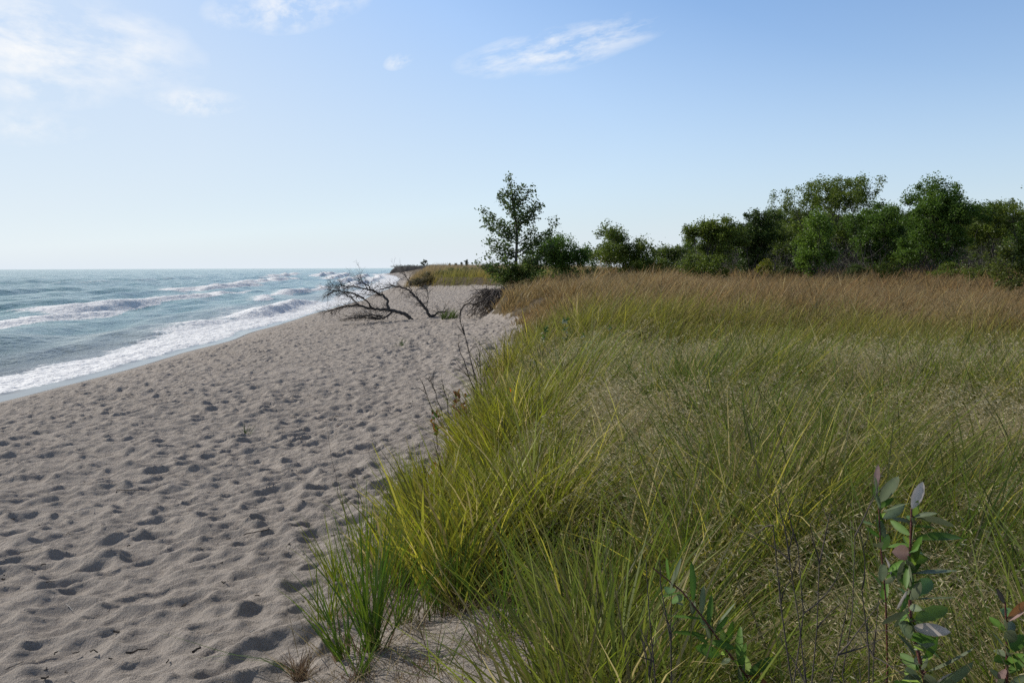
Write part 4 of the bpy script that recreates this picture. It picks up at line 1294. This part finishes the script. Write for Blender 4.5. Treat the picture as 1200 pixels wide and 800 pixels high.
grey_ = g.n('ShaderNodeRGBToBW', inp={0: col}).outputs[0]
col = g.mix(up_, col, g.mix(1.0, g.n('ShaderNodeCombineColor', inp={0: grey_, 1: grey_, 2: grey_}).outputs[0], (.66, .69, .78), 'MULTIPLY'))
hz = g.math('POWER', 2.718, g.math('MULTIPLY', el_, -1 / math.sin(R(7.5))))
col = g.mix(hz, col, (6.3, 6.9, 7.5))


def cloud(col, px, py, wpx, hpx, tilt, amt, seed, sc=5.0, st=3.2):
    """thin wisp of cirrus around a direction of the sky"""
    d = CR @ Vector(((px - 600) / F, (400 - py) / F, -1)); d.normalize()
    az = math.atan2(d.x, d.y); el = math.asin(d.z)
    m = Euler((0, 0, 0)).to_matrix()
    Rz = Matrix.Rotation(az, 3, 'Z'); Rx = Matrix.Rotation(-el, 3, 'X'); Ry = Matrix.Rotation(R(-tilt), 3, 'Y')
    M = Ry @ Rx @ Rz
    e = M.to_euler('XYZ')
    mp = g.n('ShaderNodeMapping', inp={'Vector': gen, 'Rotation': tuple(e), 'Scale': (1, 1, 1)}).outputs[0]
    # distance from the centre of the wisp
    sv = g.n('ShaderNodeVectorMath', operation='MULTIPLY', inp={0: mp, 1: (F / wpx, 0, F / hpx)}).outputs[0]
    wob = g.n('ShaderNodeTexNoise', inp={'Vector': mp, 'Scale': 9.0, 'Detail': 4.0})
    off = g.n('ShaderNodeVectorMath', operation='MULTIPLY_ADD', inp={0: wob.outputs[1], 1: (.9, 0, .9), 2: sv}).outputs[0]
    off = g.n('ShaderNodeVectorMath', operation='SUBTRACT', inp={0: off, 1: (.45, 0, .45)}).outputs[0]
    ln = g.n('ShaderNodeVectorMath', operation='LENGTH', inp={0: off}).outputs['Value']
    fac = g.math('SUBTRACT', 1.0, ln, clamp=True)
    front = g.ramp(g.n('ShaderNodeSeparateXYZ', inp={0: mp}).outputs[1], .0, .3)
    st_ = g.n('ShaderNodeMapping', inp={'Vector': mp, 'Location': (seed, 0, 0), 'Scale': (sc * 2.2, sc * 2.2, sc * st)}).outputs[0]
    nz = g.noise(st_, 3.0, 7, .62, .15)
    f = g.math('MULTIPLY', g.ramp(nz, .40, .66), g.math('POWER', fac, .7))
    f = g.math('MULTIPLY', g.math('MULTIPLY', f, front), amt, clamp=True)
    return g.mix(f, col, CLOUD)


CLOUD = (7.9, 8.0, 8.1)
for a in [(40, 45, 175, 60, 4, 1.0, 1.0, 2.4, 5.0), (20, 100, 90, 22, 3, .7, 2.0, 3.0), (335, 8, 90, 26, -10, .9, 3.0), (655, 56, 125, 25, -11, .9, 4.0, 3.6, 7.0), (228, 118, 55, 16, -3, .9, 5.0), (466, 71, 20, 9, -20, .9, 6.0),
          (20, 145, 70, 20, 0, .5, 7.0)]:
    col = cloud(col, *a)
w.cycles.sampling_method = 'MANUAL'; w.cycles.sample_map_resolution = 512
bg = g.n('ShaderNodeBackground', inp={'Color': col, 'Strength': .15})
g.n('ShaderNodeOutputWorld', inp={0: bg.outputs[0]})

sl = bpy.data.lights.new('sun', 'SUN'); sl.energy = 5.0; sl.angle = R(.53); sl.color = (1, .94, .85)
so = bpy.data.objects.new('sun', sl); COL.objects.link(so)
S = Vector((math.sin(AZ) * math.cos(EL), math.cos(AZ) * math.cos(EL), math.sin(EL)))
so.rotation_euler = S.to_track_quat('Z', 'Y').to_euler(); so.location = (-20, 20, 30)

scene.view_settings.view_transform = 'Standard'; scene.view_settings.look = 'None'
scene.view_settings.exposure = -0.30; scene.view_settings.gamma = 1
scene.cycles.max_bounces = 4; scene.cycles.diffuse_bounces = 2; scene.cycles.glossy_bounces = 2; scene.cycles.transmission_bounces = 4
scene.cycles.use_denoising = False
scene.cycles.sample_clamp_indirect = 6
